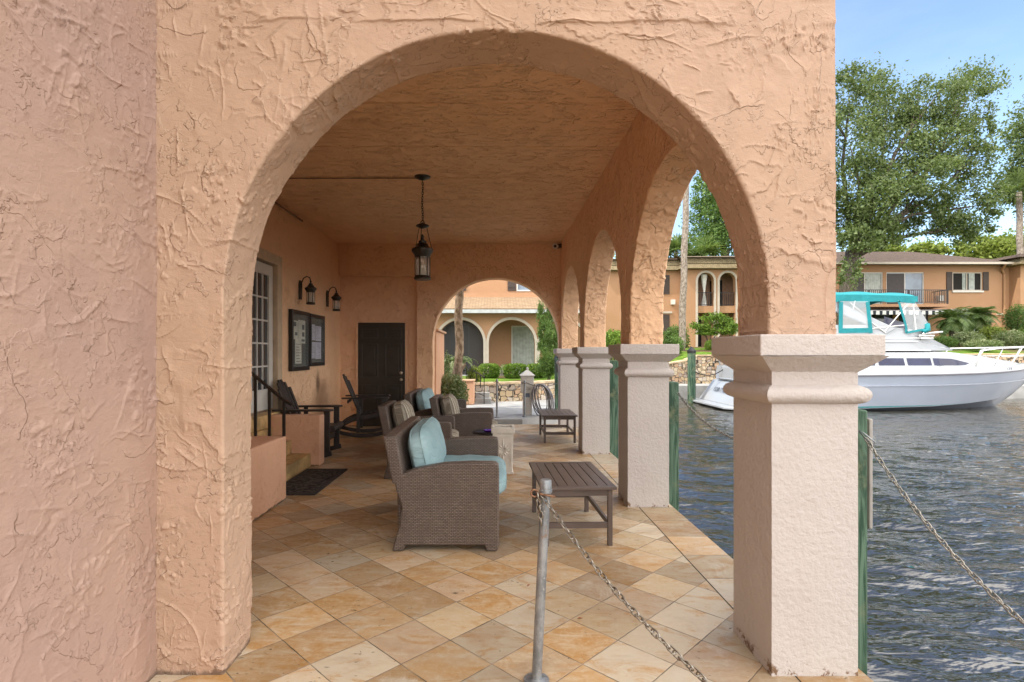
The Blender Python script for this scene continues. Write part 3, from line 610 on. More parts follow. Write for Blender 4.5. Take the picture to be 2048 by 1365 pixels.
# ================================================================== WICKER SEATING
def cushion(w, d, h, mat, name, parent, M, puff=.35, n=14, seed=0):
    vs = []; fs = []; idx = {}
    def key(p): return tuple(round(x, 5) for x in p)
    for ax in range(3):
        for sg in (-1, 1):
            for i in range(n + 1):
                for j in range(n + 1):
                    p = [0, 0, 0]; p[ax] = sg; p[(ax + 1) % 3] = -1 + 2 * i / n; p[(ax + 2) % 3] = -1 + 2 * j / n
                    if key(p) not in idx: idx[key(p)] = len(vs); vs.append(p)
            for i in range(n):
                for j in range(n):
                    q = []
                    for a, b in ((i, j), (i + 1, j), (i + 1, j + 1), (i, j + 1)):
                        p = [0, 0, 0]; p[ax] = sg; p[(ax + 1) % 3] = -1 + 2 * a / n; p[(ax + 2) % 3] = -1 + 2 * b / n; q.append(idx[key(p)])
                    fs.append(q)
    A = np.array(vs, float); e = 5.0; L = (np.abs(A) ** e).sum(1) ** (1 / e); B = A / L[:, None]
    sz = np.array([w, d, h]) / 2; thin = int(np.argmin(sz)); others = [k for k in range(3) if k != thin]
    C = B * sz; edge = (1 - np.abs(B[:, others[0]]) ** 3) * (1 - np.abs(B[:, others[1]]) ** 3)
    C[:, thin] *= (1 - puff * .5) + puff * edge
    C += (pnoise(C * 9 + seed)[:, None] * .010 + pnoise(C * 22 + seed)[:, None] * .005) * np.sign(B)
    V = [M @ Vector(c) for c in C]
    m = MB(); m.add(V, fs); ob = m.build(name, mat, parent, smooth=True)
    a_ = np.linspace(0, 2 * math.pi, 61)[:-1]; ring_ = np.zeros((60, 3)); ee = 2 / e; ring_[:, others[0]] = np.sign(np.cos(a_)) * np.abs(np.cos(a_)) ** ee * sz[others[0]] * 1.005; ring_[:, others[1]] = np.sign(np.sin(a_)) * np.abs(np.sin(a_)) ** ee * sz[others[1]] * 1.005
    for sgn in (-1, 1):
        rg = ring_ * .985; rg[:, thin] = sgn * sz[thin] * .42; mp_ = MB(); mp_.tube([M @ Vector(c) for c in rg], .0055, 6, True); mp_.build('piping', mat, ob, smooth=True)
    return ob
prof = [(-.388, 0), (-.30, 0), (-.29, .045), (.305, .045), (.315, 0), (.40, 0), (.412, .05), (.412, .60), (.405, .655), (.36, .662), (.21, .664), (.0, .655), (-.21, .617), (-.36, .560), (-.375, .54), (-.355, .45), (-.315, .34), (-.33, .20), (-.36, .10)]
def wicker_seat(name, width, cmat, label, cat, loc_, rz=0, group=None, ncush=1, seat=None):
    root = thing(name, label, cat, loc_, rz, group); w = width / 2
    for s_ in (-1, 1):
        m = MB(); m.prism(prof, XZ, s_ * (w - .10) if s_ > 0 else -w, s_ * w if s_ > 0 else -(w - .10)); m.build('arm', M_WICK, root, bevel=.018, seg=3)
    m = MB(); m.prism([(-.385, .50), (-.29, .50), (-.355, .862), (-.455, .858)], XZ, -w + .005, w - .005); m.prism([(-.36, .12), (-.30, .12), (-.29, .498), (-.37, .498)], XZ, -w + .105, w - .105); m.build('backrest', M_WICK, root, bevel=.016, seg=3)
    m = MB(); m.box(.33, .395, -w + .102, w - .102, .06, .345); m.box(-.29, .33, -w + .102, w - .102, .30, .345); m.build('seat_frame', M_WICK, root, bevel=.012)
    sw = width - .21
    cushion(.80, sw, .17, seat or cmat, 'seat_cushion', root, Matrix.Translation((.075, 0, .435)), .3, seed=3)
    bw = sw / ncush
    for k in range(ncush):
        y = -sw / 2 + bw * (k + .5)
        M = Matrix.Translation((-.20, y, .675)) @ Matrix.Rotation(R(-13), 4, 'Y')
        cushion(.19, bw * .98, .42, cmat, 'back_cushion', root, M, .55, seed=5 + k)
    return root
wicker_seat('wicker_loveseat', 1.32, M_BLUE, 'brown wicker loveseat with aqua cushions nearest the camera', 'loveseat', (-.388, 4.70, 0), 0, 'wicker seats in the arcade')
wicker_seat('wicker_armchair', .76, M_STRIPE, 'brown wicker armchair with striped cushion directly behind the near aqua loveseat', 'armchair', (-.94, 6.74, 0), R(1), 'wicker seats in the arcade')
wicker_seat('wicker_loveseat', 1.45, M_BLUE, 'wicker loveseat with aqua cushions farthest back before the black door', 'loveseat', (-.93, 8.85, 0), 0, 'wicker seats in the arcade')
wicker_seat('wicker_armchair', .74, M_STRIPE, 'brown wicker armchair with pale striped cushion behind the white planter', 'armchair', (-.455, 7.78, 0), R(-1), 'wicker seats in the arcade')
sd_ = thing('side_table', 'small dark round side table between loveseat and armchair', 'side table', (-.10, 6.93, 0))
m = MB(); m.lathe([(0, .455), (.19, .455), (.2, .462), (.2, .478), (.195, .482), (0, .482)]); m.build('tabletop', M_BLACK, sd_, smooth=40)
m = MB(); m.lathe([(.13, 0), (.13, .015), (.025, .03), (.022, .454)]); m.build('pedestal', M_BLACK, sd_, smooth=40)
sv_ = thing('saucer', 'small shiny purple glass ashtray on the round side table', 'ashtray', (-.09, 6.90, .484))
m = MB(); m.lathe([(0, 0), (.05, 0), (.075, .018), (.07, .02), (.045, .006), (0, .006)]); m.build('dish', simple('purple_glass', (.16, .02, .45), .15, .6), sv_, smooth=True)
# white relief planter
pl = thing('planter', 'tall whitewashed square planter with a carved sunburst flower', 'planter', (.085, 6.75, 0))
m = MB(); b0, b1 = .118, .126
def frustum(m, a, z0, b, z1): m.add([(sx * a, sy * a, z0) for sx, sy in ((-1, -1), (1, -1), (1, 1), (-1, 1))] + [(sx * b, sy * b, z1) for sx, sy in ((-1, -1), (1, -1), (1, 1), (-1, 1))], [(0, 3, 2, 1), (4, 5, 6, 7)] + [(i, (i + 1) % 4, 4 + (i + 1) % 4, 4 + i) for i in range(4)])
frustum(m, .116, .03, .126, .50); m.build('body', M_WPOT, pl, bevel=.004)
m = MB(); m.box(-.125, .125, -.125, .125, 0, .03); m.build('foot', M_WPOT, pl, bevel=.005)
m = MB()
for a, b, c_, d_ in ((-.143, .143, -.143, -.108), (-.143, .143, .108, .143), (-.143, -.108, -.108, .108), (.108, .143, -.108, .108)): m.box(a, b, c_, d_, .50, .57)
m.build('rim', M_WPOT, pl, bevel=.006); m = MB(); m.box(-.108, .108, -.108, .108, .50, .51); m.build('inside', M_DARKIN, pl)
m = MB()
for k in range(12):
    a = 2 * math.pi * k / 12; L = .15 if k % 6 in (3,) else (.105 if k % 3 == 0 else .085); L = .155 if k in (3, 9) else L
    dx, dz = math.cos(a), math.sin(a); px_, pz_ = -dz, dx; w_ = .017; y = -.127
    m.add([(dx * .014, y, .29 + dz * .014), (dx * L * .6 + px_ * w_, y, .29 + dz * L * .6 + pz_ * w_), (dx * L, y, .29 + dz * L), (dx * L * .6 - px_ * w_, y, .29 + dz * L * .6 - pz_ * w_), (dx * L * .55, y - .014, .29 + dz * L * .55)], [(0, 1, 4), (1, 2, 4), (2, 3, 4), (3, 0, 4), (0, 3, 2, 1)])
for sgn in (-1, 1): m.box(sgn * .098 - .006, sgn * .098 + .006, -.132, -.122, .07, .47)
m.box(-.098, .098, -.132, -.122, .07, .082); m.box(-.098, .098, -.134, -.124, .458, .47)
m.build('flower_relief', M_WPOT, pl)

# ================================================================== SLATTED TABLES
def slat_table(label, loc_, rz):
    root = thing('slatted_table', label, 'table', loc_, rz, 'brown slatted tables'); hw_, hd = .29, .49; T = .458
    m = MB()
    for a, b, c_, d_ in ((-hw_, -hw_ + .06, -hd + .06, hd - .06), (hw_ - .06, hw_, -hd + .06, hd - .06), (-hw_, hw_, -hd, -hd + .06), (-hw_, hw_, hd - .06, hd)): m.box(a, b, c_, d_, T - .024, T)
    m.build('top_frame', M_TABLE, root, bevel=.004)
    wd = (2 * hw_ - .12) / 6
    for i in range(6): m = MB(); x = -hw_ + .06 + wd * i; m.box(x + .003, x + wd - .003, -hd + .062, hd - .062, T - .024, T - .002); m.build('slat', M_TABLE, root, bevel=.003)
    m = MB(); a, b = hw_ - .045, hd - .045
    for s_ in (-1, 1): m.box(-a, a, s_ * b - .011, s_ * b + .011, T - .075, T - .025); m.box(s_ * a - .011, s_ * a + .011, -b, b, T - .074, T - .026)
    m.build('apron', M_TABLE, root)
    m = MB(); m.box(-.2, .2, -b, -b + .02, .13, .17); 
    for sx in (-1, 1):
        for sy in (-1, 1): m2 = MB(); m2.box(sx * a - .018, sx * a + .018, sy * b - .018, sy * b + .018, 0, T - .0245); m2.build('leg', M_TABLE, root, bevel=.003)
    for s_ in (-1, 1):
        m2 = MB(); m2.box(-a + .018, a - .018, s_ * b - .01, s_ * b + .01, .135, .18); m2.build('stretcher', M_TABLE, root); m2 = MB(); m2.box(s_ * a - .01, s_ * a + .01, -b + .018, b - .018, .14, .18); m2.build('stretcher', M_TABLE, root)
    return root
t1 = slat_table('brown slatted coffee table in front of the nearest loveseat', (.615, 4.62, 0), R(2))
t2 = copy_tree(t1, label='brown slatted table farther back beside the coiled hose'); t2.location = (1.045, 9.37, 0); t2.rotation_euler.z = 0

# ================================================================== ADIRONDACK ROCKERS
def rocker(label, loc_, rz):
    root = thing('rocking_chair', label, 'rocking chair', loc_, rz, 'dark wooden rocking chairs')
    def strip(pts, w):  # closed poly from centre line
        up, dn = [], []
        for i, (x, z) in enumerate(pts):
            a = pts[max(0, i - 1)]; b = pts[min(len(pts) - 1, i + 1)]; dx, dz = b[0] - a[0], b[1] - a[1]; L = math.hypot(dx, dz); up.append((x - dz / L * w / 2, z + dx / L * w / 2)); dn.append((x + dz / L * w / 2, z - dx / L * w / 2))
        return up + dn[::-1]
    run = [(-.62 + i * .095, .035 + ((-.62 + i * .095 + .08) ** 2) / 2.6) for i in range(11)]
    rail = [(.34, .42), (.2, .40), (0, .36), (-.15, .345), (-.30, .31), (-.42, .25), (-.52, .17), (-.58, .11)]
    for s_ in (-1, 1):
        y = s_ * .30
        m = MB(); m.prism(strip(run, .065), XZ, y - .022, y + .022); m.build('runner', M_DARKWOOD, root, bevel=.006)
        m = MB(); m.prism(strip(rail, .085), XZ, y * .86 - .018, y * .86 + .018); m.build('seat_rail', M_DARKWOOD, root, bevel=.006)
        m = MB(); m.box(.225, .305, y - .020, y + .020, .09, .675); m.build('front_leg', M_DARKWOOD, root, bevel=.005)
        m = MB(); m.box(-.21, -.15, y - .018, y + .018, .09, .675); m.build('rear_leg', M_DARKWOOD, root, bevel=.005)
        m = MB(); m.prism([(-.46, y - .035), (-.1, y - .06), (.24, y - .075), (.33, y - .06), (.355, y), (.33, y + .06), (.24, y + .075), (-.1, y + .06), (-.46, y + .035)], XY, .677, .703); m.build('arm', M_DARKWOOD, root, bevel=.006)
    n = 7
    for i in range(n):
        x = .32 - i * .078; z = .445 - .05 * (i / n) - .05 * math.sin(i / n * 2.2); m = MB(); m.box(x - .033, x + .033, -.275, .275, z, z + .022); m.build('seat_slat', M_DARKWOOD, root, bevel=.005)
    for i in range(6):
        f = (i - 2.5) / 2.5; y0 = f * .19; y1 = f * .235; L = .80 - .13 * f * f; a = R(22); d = Vector((-math.sin(a), 0, math.cos(a))); b = Vector((-.17, 0, .36)); off = Vector((.02 * f * f, 0, 0))
        p0 = b + Vector((0, y0, 0)) + off; p1 = b + d * L + Vector((0, y1, 0)) + off; wv = .036; nv = Vector((math.cos(a), 0, math.sin(a))) * .011
        vs = []
        for p, w_ in ((p0, .033), (p1 - d * .02, .04), (p1, .03)):
            vs += [p + Vector((0, -w_, 0)) - nv, p + Vector((0, w_, 0)) - nv, p + Vector((0, w_, 0)) + nv, p + Vector((0, -w_, 0)) + nv]
        m = MB(); m.add(vs, [(3, 2, 1, 0), (8, 9, 10, 11)] + [(4 * k + i_, 4 * k + (i_ + 1) % 4, 4 * k + 4 + (i_ + 1) % 4, 4 * k + 4 + i_) for k in range(2) for i_ in range(4)]); m.build('back_slat', M_DARKWOOD, root, bevel=.004)
    m = MB(); m.box(.228, .252, -.28, .28, .24, .31); m.box(-.37, -.345, -.27, .27, .60, .65); m.tube([(.34, -.29, .425), (.34, .29, .425)], .034, 10); m.build('crosspiece', M_DARKWOOD, root, bevel=.004)
    return root
r1 = rocker('dark adirondack rocking chair beside the stoop wall', (-2.61, 7.76, 0), R(4))
r2 = copy_tree(r1, label='dark adirondack rocking chair in front of the black panel door'); r2.location = (-2.27, 9.80, 0); r2.rotation_euler.z = R(9)

# ================================================================== LAMPS, BOARDS, CAMERA
def lantern_body(root, z0, s_, glassm=M_LGLASS):       # z0 = bottom of the body; s_ scale
    m = MB(); m.lathe([(0, 0), (.070 * s_, 0), (.074 * s_, .012 * s_), (.066 * s_, .03 * s_), (.066 * s_, .034 * s_), (0, .034 * s_)], (0, 0, z0)); m.build('base_ring', M_BRONZE, root, smooth=40)
    m = MB(); m.lathe([(.060 * s_, .034 * s_), (.060 * s_, .20 * s_)], (0, 0, z0)); m.build('glass', glassm, root, smooth=True)
    m = MB()
    for k in range(6): a = k * math.pi / 3 + .3; m.box(.062 * s_, .068 * s_, -.005 * s_, .005 * s_, .034 * s_ + z0, .2 * s_ + z0, Matrix.Rotation(a, 4, 'Z'))
    m.build('cage', M_BRONZE, root)
    m = MB(); m.lathe([(.064 * s_, .195 * s_), (.072 * s_, .215 * s_), (.092 * s_, .245 * s_), (.094 * s_, .262 * s_), (.085 * s_, .270 * s_), (.06 * s_, .285 * s_), (.045 * s_, .31 * s_), (.032 * s_, .318 * s_), (.034 * s_, .335 * s_), (.015 * s_, .345 * s_), (.012 * s_, .365 * s_), (.018 * s_, .375 * s_), (.004 * s_, .395 * s_), (0, .397 * s_)], (0, 0, z0)); m.build('roof', M_BRONZE, root, smooth=50)
    m = MB()
    for k in range(3): a = k * 2.1; m.lathe([(.010 * s_, .034 * s_), (.010 * s_, .10 * s_), (.012 * s_, .12 * s_), (.003 * s_, .155 * s_)], (.022 * s_ * math.cos(a), .022 * s_ * math.sin(a), z0), 8)
    m.build('candle_bulb', simple('candle_white', (.7, .65, .5), .4), root, smooth=True)
def chain_links(m, pts_fn, n, L, r, w):
    for k in range(n):
        a = pts_fn(k / n); b = pts_fn((k + 1) / n); c_ = (a + b) / 2; d = (b - a).normalized(); x = d.cross(Vector((0, 0, 1)) if abs(d.z) < .9 else Vector((1, 0, 0))).normalized(); y = d.cross(x)
        if k % 2: x, y = y, x
        tw = .5 * math.sin(k * 1.7); x = (x * math.cos(tw) + y * math.sin(tw)).normalized()
        pts = []; hl = L / 2 - w / 2
        for i in range(5): t_ = -math.pi / 2 + math.pi * i / 4; pts.append(c_ + d * (hl + math.cos(t_) * w / 2) + x * (math.sin(t_) * w / 2))
        for i in range(5): t_ = math.pi / 2 + math.pi * i / 4; pts.append(c_ + d * (-hl + math.cos(t_) * w / 2) + x * (math.sin(t_) * w / 2))
        m.tube(pts, r, 6, closed=True)
ln = thing('pendant_lantern', 'dark bronze pendant lantern hanging by a chain from the ceiling', 'lantern', (-.904, 6.69, 3.645))
m = MB(); m.lathe([(0, 0), (.10, 0), (.095, -.012), (.04, -.035), (.012, -.045), (0, -.045)]); m.build('ceiling_rose', M_BRONZE, ln, smooth=40)
m = MB(); chain_links(m, lambda t_: Vector((.004 * math.sin(t_ * 9), 0, -.045 - t_ * .52)), 18, .042, .0035, .02); m.build('chain', M_BRONZE, ln, smooth=True)
m = MB(); m.lathe([(0, -.565), (.02, -.57), (.08, -.60), (.082, -.61), (.03, -.635), (0, -.64)]); m.tube([Vector((.025 * math.cos(a / 10 * 6.283), 0, -.565 + .025 * math.sin(a / 10 * 6.283))) for a in range(10)], .004, 6, True); m.build('hanger_plate', M_BRONZE, ln, smooth=40)
s_ = 1.42; zb = -1.268; m = MB()
for k in range(3): a = .45 + k * 2.094; m.tube([(.055 * math.cos(a), .055 * math.sin(a), -.62), (.122 * math.cos(a), .122 * math.sin(a), zb + .265 * s_)], .004, 6)
m.build('hanger_rod', M_BRONZE, ln); lantern_body(ln, zb, s_)
def sconce(label, y, group='wall lanterns by the notice boards'):
    root = thing('wall_lantern', label, 'lantern', (-3.125, y, 2.35), 0, group)
    sub = bpy.data.objects.new('tmp', None)
    m = MB(); m.prism([(-.05, -.02), (.05, -.02), (.06, .05), (.06, .22), (.03, .28), (-.03, .28), (-.06, .22), (-.06, .05)], YZ, 0, .022); m.build('back_plate', M_BRONZE, root, bevel=.006)
    m = MB(); m.tube([(.02, 0, .16)] + [(.09 - .075 * math.cos(a), 0, .27 + .07 * math.sin(a)) for a in np.linspace(-.9, 3.14, 12)][0:0] + [(.03, 0, .24), (.06, 0, .315), (.11, 0, .345), (.16, 0, .325), (.175, 0, .27)], .009, 8); m.build('arm', M_BRONZE, root, smooth=True)
    before = set(bpy.data.objects); lantern_body(root, -.10, .98)
    for o in set(bpy.data.objects) - before:
        for v in o.data.vertices: v.co.x += .175
    bpy.data.objects.remove(sub); return root
s1 = sconce('black wall lantern nearer the french door', 8.66)
s2 = copy_tree(s1, label='black wall lantern nearer the corner with the black door'); s2.location.y = 10.05
def board(label, y0, y1, z0, z1):
    root = thing('notice_board', label, 'notice board', (-3.125, (y0 + y1) / 2, (z0 + z1) / 2), 0, 'glazed notice boards'); w, h = (y1 - y0) / 2, (z1 - z0) / 2
    m = MB(); m.box(.0, .062, -w, -w + .055, -h, h); m.box(.0, .062, w - .055, w, -h, h); m.box(0, .062, -w + .055, w - .055, -h, -h + .06); m.box(0, .062, -w + .055, w - .055, h - .06, h); m.build('frame', M_BLACK, root, bevel=.005)
    m = MB(); m.box(.002, .012, -w + .055, w - .055, -h + .06, h - .06); m.build('backing', simple('felt_backing', (.055, .055, .038), .9), root)
    m = MB(); m.box(.052, .055, -w + .055, w - .055, -h + .06, h - .06); m.build('glass', glass('board_glass', (.6, .65, .65), .03, .10), root)
    return root
PAPER = simple('notice_paper', (.62, .62, .52), .8); PAPER2 = simple('blue_white_paper', (.55, .56, .66), .8); INK = simple('printed_ink', (.05, .06, .07), .8)
b1 = board('left hand glazed notice board with leaflets and a long list', 8.19, 8.95, 1.20, 2.14)
m = MB(); m.box(.0125, .015, -.29, -.03, .02, .31); m.box(.0125, .015, -.01, .30, -.04, .33); m.box(.0155, .018, -.15, .12, -.36, .03); m.build('paper', PAPER, b1)
m = MB()
for y, z, a, b in ((-.28, .22, .18, .07), (-.15, .08, .09, .05), (-.15, -.0, .0, .04), (.15, .18, .11, .08), (.15, .07, .11, .07), (.02, -.01, .25, .035)):
    if a: m.box(.0152, .0165, y, y + a, z, z + b)
for i in range(7): m.box(.0182, .019, -.12, .09 - .03 * (i % 3), -.33 + i * .045, -.322 + i * .045)
m.build('print', INK, b1)
b2 = board('right hand glazed notice board with four white typed sheets', 9.0, 9.75, 1.255, 2.132)
m = MB(); m.box(.0125, .015, -.30, -.02, -.0, .27); m.box(.0125, .015, .0, .30, -.01, .25); m.box(.0125, .015, -.30, -.03, -.31, -.03); m.box(.0125, .015, -.01, .30, -.32, -.03); m.build('paper', PAPER2, b2)
m = MB()
for yy_ in (-.27, .03):
    for i in range(9): m.box(.0152, .016, yy_, yy_ + .22 - .03 * (i % 4), .03 + i * .024, .036 + i * .024); m.box(.0152, .016, yy_, yy_ + .22 - .04 * (i % 3), -.29 + i * .026, -.284 + i * .026)
m.build('print', simple('faint_print', (.25, .26, .33), .8), b2)
sc = thing('security_camera', 'small round white security camera in the ceiling corner above the end arch', 'camera', (1.18, 10.6, 3.56))
m = MB(); m.tube([(.10, .08, .02), (.02, .03, 0)], .045, 16); m.build('housing', simple('camera_housing', (.06, .055, .05), .4), sc, smooth=40)
m = MB(); m.tube([(-.035, -.07, -.015), (-.02, -.02, -.012), (.02, .03, 0)], [.05, .052, .03], 20); m.build('body', M_WHITE, sc, smooth=40)
m = MB(); m.tube([(-.037, -.077, -.0155), (-.035, -.069, -.015)], .028, 16); m.build('lens', M_BLACK, sc)
cdt = thing('conduit', 'thin painted conduit along the ceiling edge ending at the lantern', 'conduit', (-3.1, 6.71, 3.63))
m = MB(); m.tube([(0, 0, 0), (2.15, -.01, 0)], .007, 8); m.tube([(.0, -2.5, -.04), (.0, 2.0, -.04)], .014, 8); m.build('pipe', M_CEIL, cdt)

# ================================================================== CHAIN POSTS, CHAINS, PILINGS
def post(label, x, y, z0, h, lean=(0, 0)):
    root = thing('chain_post', label, 'post', (x, y, z0), 0, 'galvanised chain posts')
    m = MB(); m.tube([(0, 0, .004), (lean[0], lean[1], h - .04)], .0225, 20); m.build('pole', M_GALV, root, smooth=40)
    m = MB(); m.lathe([(0, 0), (.055, 0), (.058, .012), (.034, .014), (.026, .02)], (0, 0, .001)); m.build('base_flange', M_GALV, root, smooth=40)
    m = MB(); m.lathe([(.0235, -.062), (.029, -.058), (.029, -.046), (.0265, -.044), (.0262, -.006), (.0225, .0), (0, .002)], (lean[0], lean[1], h - .006), 20); m.build('cap', M_GALV, root, smooth=40)
    m = MB(); lx, ly = lean; z = h - .075; m.tube([(lx - .045, ly - .02, z + .012), (lx + .04, ly - .02, z - .004)], .0055, 8); m.tube([Vector((lx - .052 + .016 * math.cos(a), ly - .02, z + .012 + .016 * math.sin(a))) for a in np.linspace(0, 5.6, 10)], .0045, 6); m.build('eye_bolt', simple('rusty_steel', (.22, .12, .07), .6, .4, .5, .4, 60), root, smooth=True)
    return root
post('leaning galvanised chain post in the near foreground', .182, 2.445, 0, .917, (.042, 0))
post('galvanised post holding the chain out of view', 1.67, .33, 0, .92)
post('distant galvanised post left of the white dock pedestal', .02, 11.65, .09, .83)
post('distant galvanised post directly in front of the dock pedestal', .62, 11.8, .09, .80)
def chain(name, label, fn, n, L, r, w, group='chains along the dock'):
    a = fn(0); root = thing(name, label, 'chain', a, 0, group); m = MB(); chain_links(m, lambda t_: fn(t_) - a, n, L, r, w); m.build('links', M_CHAIN, root, smooth=True); return root
fn = lambda t_: Vector((.2 + .49 * 3 * t_, 2.44 - .71 * 3 * t_, .852 - .648 * 3 * t_ + .212 * 9 * t_ * t_))
chain('chain', 'steel chain sagging from the leaning foreground post', fn, 112, .036, .0029, .0185)
m = MB(); chain_links(m, lambda t_: Vector((.185 + .02 * t_, 2.425, .855 - .14 * t_)), 5, .036, .0034, .02); o = m.build('chain_tail', M_CHAIN, None, smooth=True); tag(o, 'short loose end of chain dangling beside the foreground post', 'chain')
def piling(label, x, y, top, w=.2, cone=False, round_=False, bot=-1.6, name='dock_piling'):
    root = thing(name, label, 'piling', (x, y, bot), 0, 'green timber pilings'); h = top - bot; m = MB()
    if round_: m.lathe([(w / 2, 0), (w / 2, h)], n=20)
    else: m.box(-w / 2, w / 2, -w / 2, w / 2, 0, h)
    m.build('timber', M_GREEN, root, bevel=.012)
    if cone: m = MB(); m.lathe([(w / 2 + .02, h - .07), (w / 2 + .02, h + .01), (.02, h + .16), (0, h + .17)], n=20); m.build('cone_cap', M_BLACK, root, smooth=40)
    return root
piling('green timber piling right behind the nearest column', 1.885, 3.0, 1.175, .2)
piling('green timber piling beside the second column', 1.82, 5.8, 1.17, .2)
piling('green timber piling beside the third column', 1.79, 8.5, 1.36, .2)
p13 = piling('green piling with number 13 beside the farthest column', 1.53, 13.0, 1.36, .24, True, False, -1.2)
piling('tall green round piling with black cone cap standing by the far seawall', 7.55, 21.0, 1.55, .30, True, True)
piling('green piling with black cap behind the bow rail', 27.3, 24.0, 1.45, .5, True, True)
m = MB(); m.box(-.115, .09, -.139, -.123, 2.22, 2.48); sb = m.build('number_plate', M_BLACK, p13)
def text(s_, size, mat, name, parent, M, ext=.002, squeeze=1):
    cu = bpy.data.curves.new(name, 'FONT'); cu.body = s_; cu.size = size; cu.extrude = ext; cu.align_x = 'CENTER'; cu.align_y = 'CENTER'; cu.offset = size * .012
    to = bpy.data.objects.new(name, cu); COL.objects.link(to); dg = bpy.context.evaluated_depsgraph_get(); dg.update(); me = bpy.data.meshes.new_from_object(to.evaluated_get(dg)); bpy.data.objects.remove(to)
    me.transform(M @ Matrix.Diagonal((squeeze, 1, 1, 1))); me.materials.clear(); me.materials.append(mat); o = bpy.data.objects.new(name, me); COL.objects.link(o); o.parent = parent; return o
RX = Matrix.Rotation(R(90), 4, 'X')
text('13', .17, M_WHITE, 'number', sb, Matrix.Translation((-.012, -.143, 2.36)) @ RX)
gb = thing('grey_board', 'weathered grey board fixed to the water side of the nearest piling', 'board', (2.04, 2.98, .5)); m = MB(); m.box(-.008, .012, -.02, .12, .02, .62); m.box(.012, .055, .1, .12, .02, .62); m.build('panel', M_GREY, gb, bevel=.006); m = MB(); m.box(-.055, -.006, .03, .07, .1, .5); m.build('bracket', M_GREY, gb)
fr_ = lambda t_: Vector((1.95 - .02 * t_, 2.87 - 2.7 * t_, 1.03 - 2.5 * t_ * (1 - t_) + .0 * t_))
chain('chain', 'galvanised chain sagging over the water from the nearest piling', fr_, 126, .037, .0030, .018)
m = MB(); m.tube([(1.93, 2.86, 1.06), (1.95, 2.80, 1.02), (1.97, 2.84, .985), (1.92, 2.885, 1.07)], .004, 6, True); tag(m.build('chain_hook', M_GALV, None, smooth=True), 'bent wire hook holding the chain on the nearest piling', 'hook')
chain('chain', 'rusty chain sagging between the second column piling and the nearest one', lambda t_: Vector((1.90 + .05 * t_, 5.68 - 2.58 * t_, 1.06 - 1.05 * t_ * (1 - t_) - .02 * t_)), 96, .038, .0036, .021)
chain('chain', 'thin chain hanging between the two distant galvanised posts', lambda t_: Vector((.04 + .56 * t_, 11.63 + .15 * t_, .86 - .75 * t_ * (1 - t_))), 26, .04, .0045, .02)
rp_ = thing('mooring_rope', 'dark rope hooked from the far post across to piling thirteen', 'rope', (.64, 11.8, .84)); m = MB(); m.tube([Vector((.0 + .95 * a, 1.1 * a, -.0 - .5 * a * (1 - a))) for a in np.linspace(0, 1, 12)], .009, 8); m.build('strand', M_BLACK, rp_, smooth=True)

# dock pedestal and hose
dp = thing('dock_pedestal', 'white shore power pedestal with pyramid roof on the concrete walk', 'pedestal', (.70, 12.2, .09))
m = MB(); m.box(-.10, .10, -.10, .10, 0, .62); m.build('shaft', M_WHITE, dp, bevel=.008); m = MB(); m.box(-.14, .14, -.14, .14, .50, .88); m.build('head', M_WHITE, dp, bevel=.01)
m = MB(); frustum(m, .175, .882, .03, 1.0); m.lathe([(.03, 1.0), (.025, 1.03), (.03, 1.05), (0, 1.07)], n=10); m.build('roof', M_WHITE, dp, bevel=.006); m = MB(); m.box(-.05, .05, -.106, -.101, .40, .49); m.build('window', M_BGLASS, dp); m = MB(); m.box(-.10, .10, -.147, -.141, .62, .80); m.build('cover', M_WHITE, dp, bevel=.003)
m = MB()
for x in (-.05, .05): m.lathe([(.0, 0), (.028, 0), (.028, .02), (0, .02)], (x, -.15, .575), 12)
m.build('socket', M_GREY, dp)
hz = thing('coiled_hose', 'grey hose coiled in long loops on the dock pedestal', 'hose', (.90, 12.0, .09)); m = MB(); rr_ = random.Random(4)
for k in range(11):
    w_ = .11 + .012 * k + rr_.uniform(-.02, .02); h_ = .36 + rr_.uniform(-.05, .04); cx = rr_.uniform(-.03, .05); ty = rr_.uniform(-.09, .09)
    m.tube([Vector((cx + .05 + w_ * math.sin(a) + (.11 * (1 - math.cos(a)) / 2), ty * (.3 + abs(math.sin(a))), .70 - h_ * (1 - math.cos(a)))) for a in np.linspace(0, 6.283, 22)[:-1]], .011, 6, True)
m.build('coil', simple('grey_hose', (.20, .19, .20), .45, .5, 0, .4, 10), hz, smooth=True)
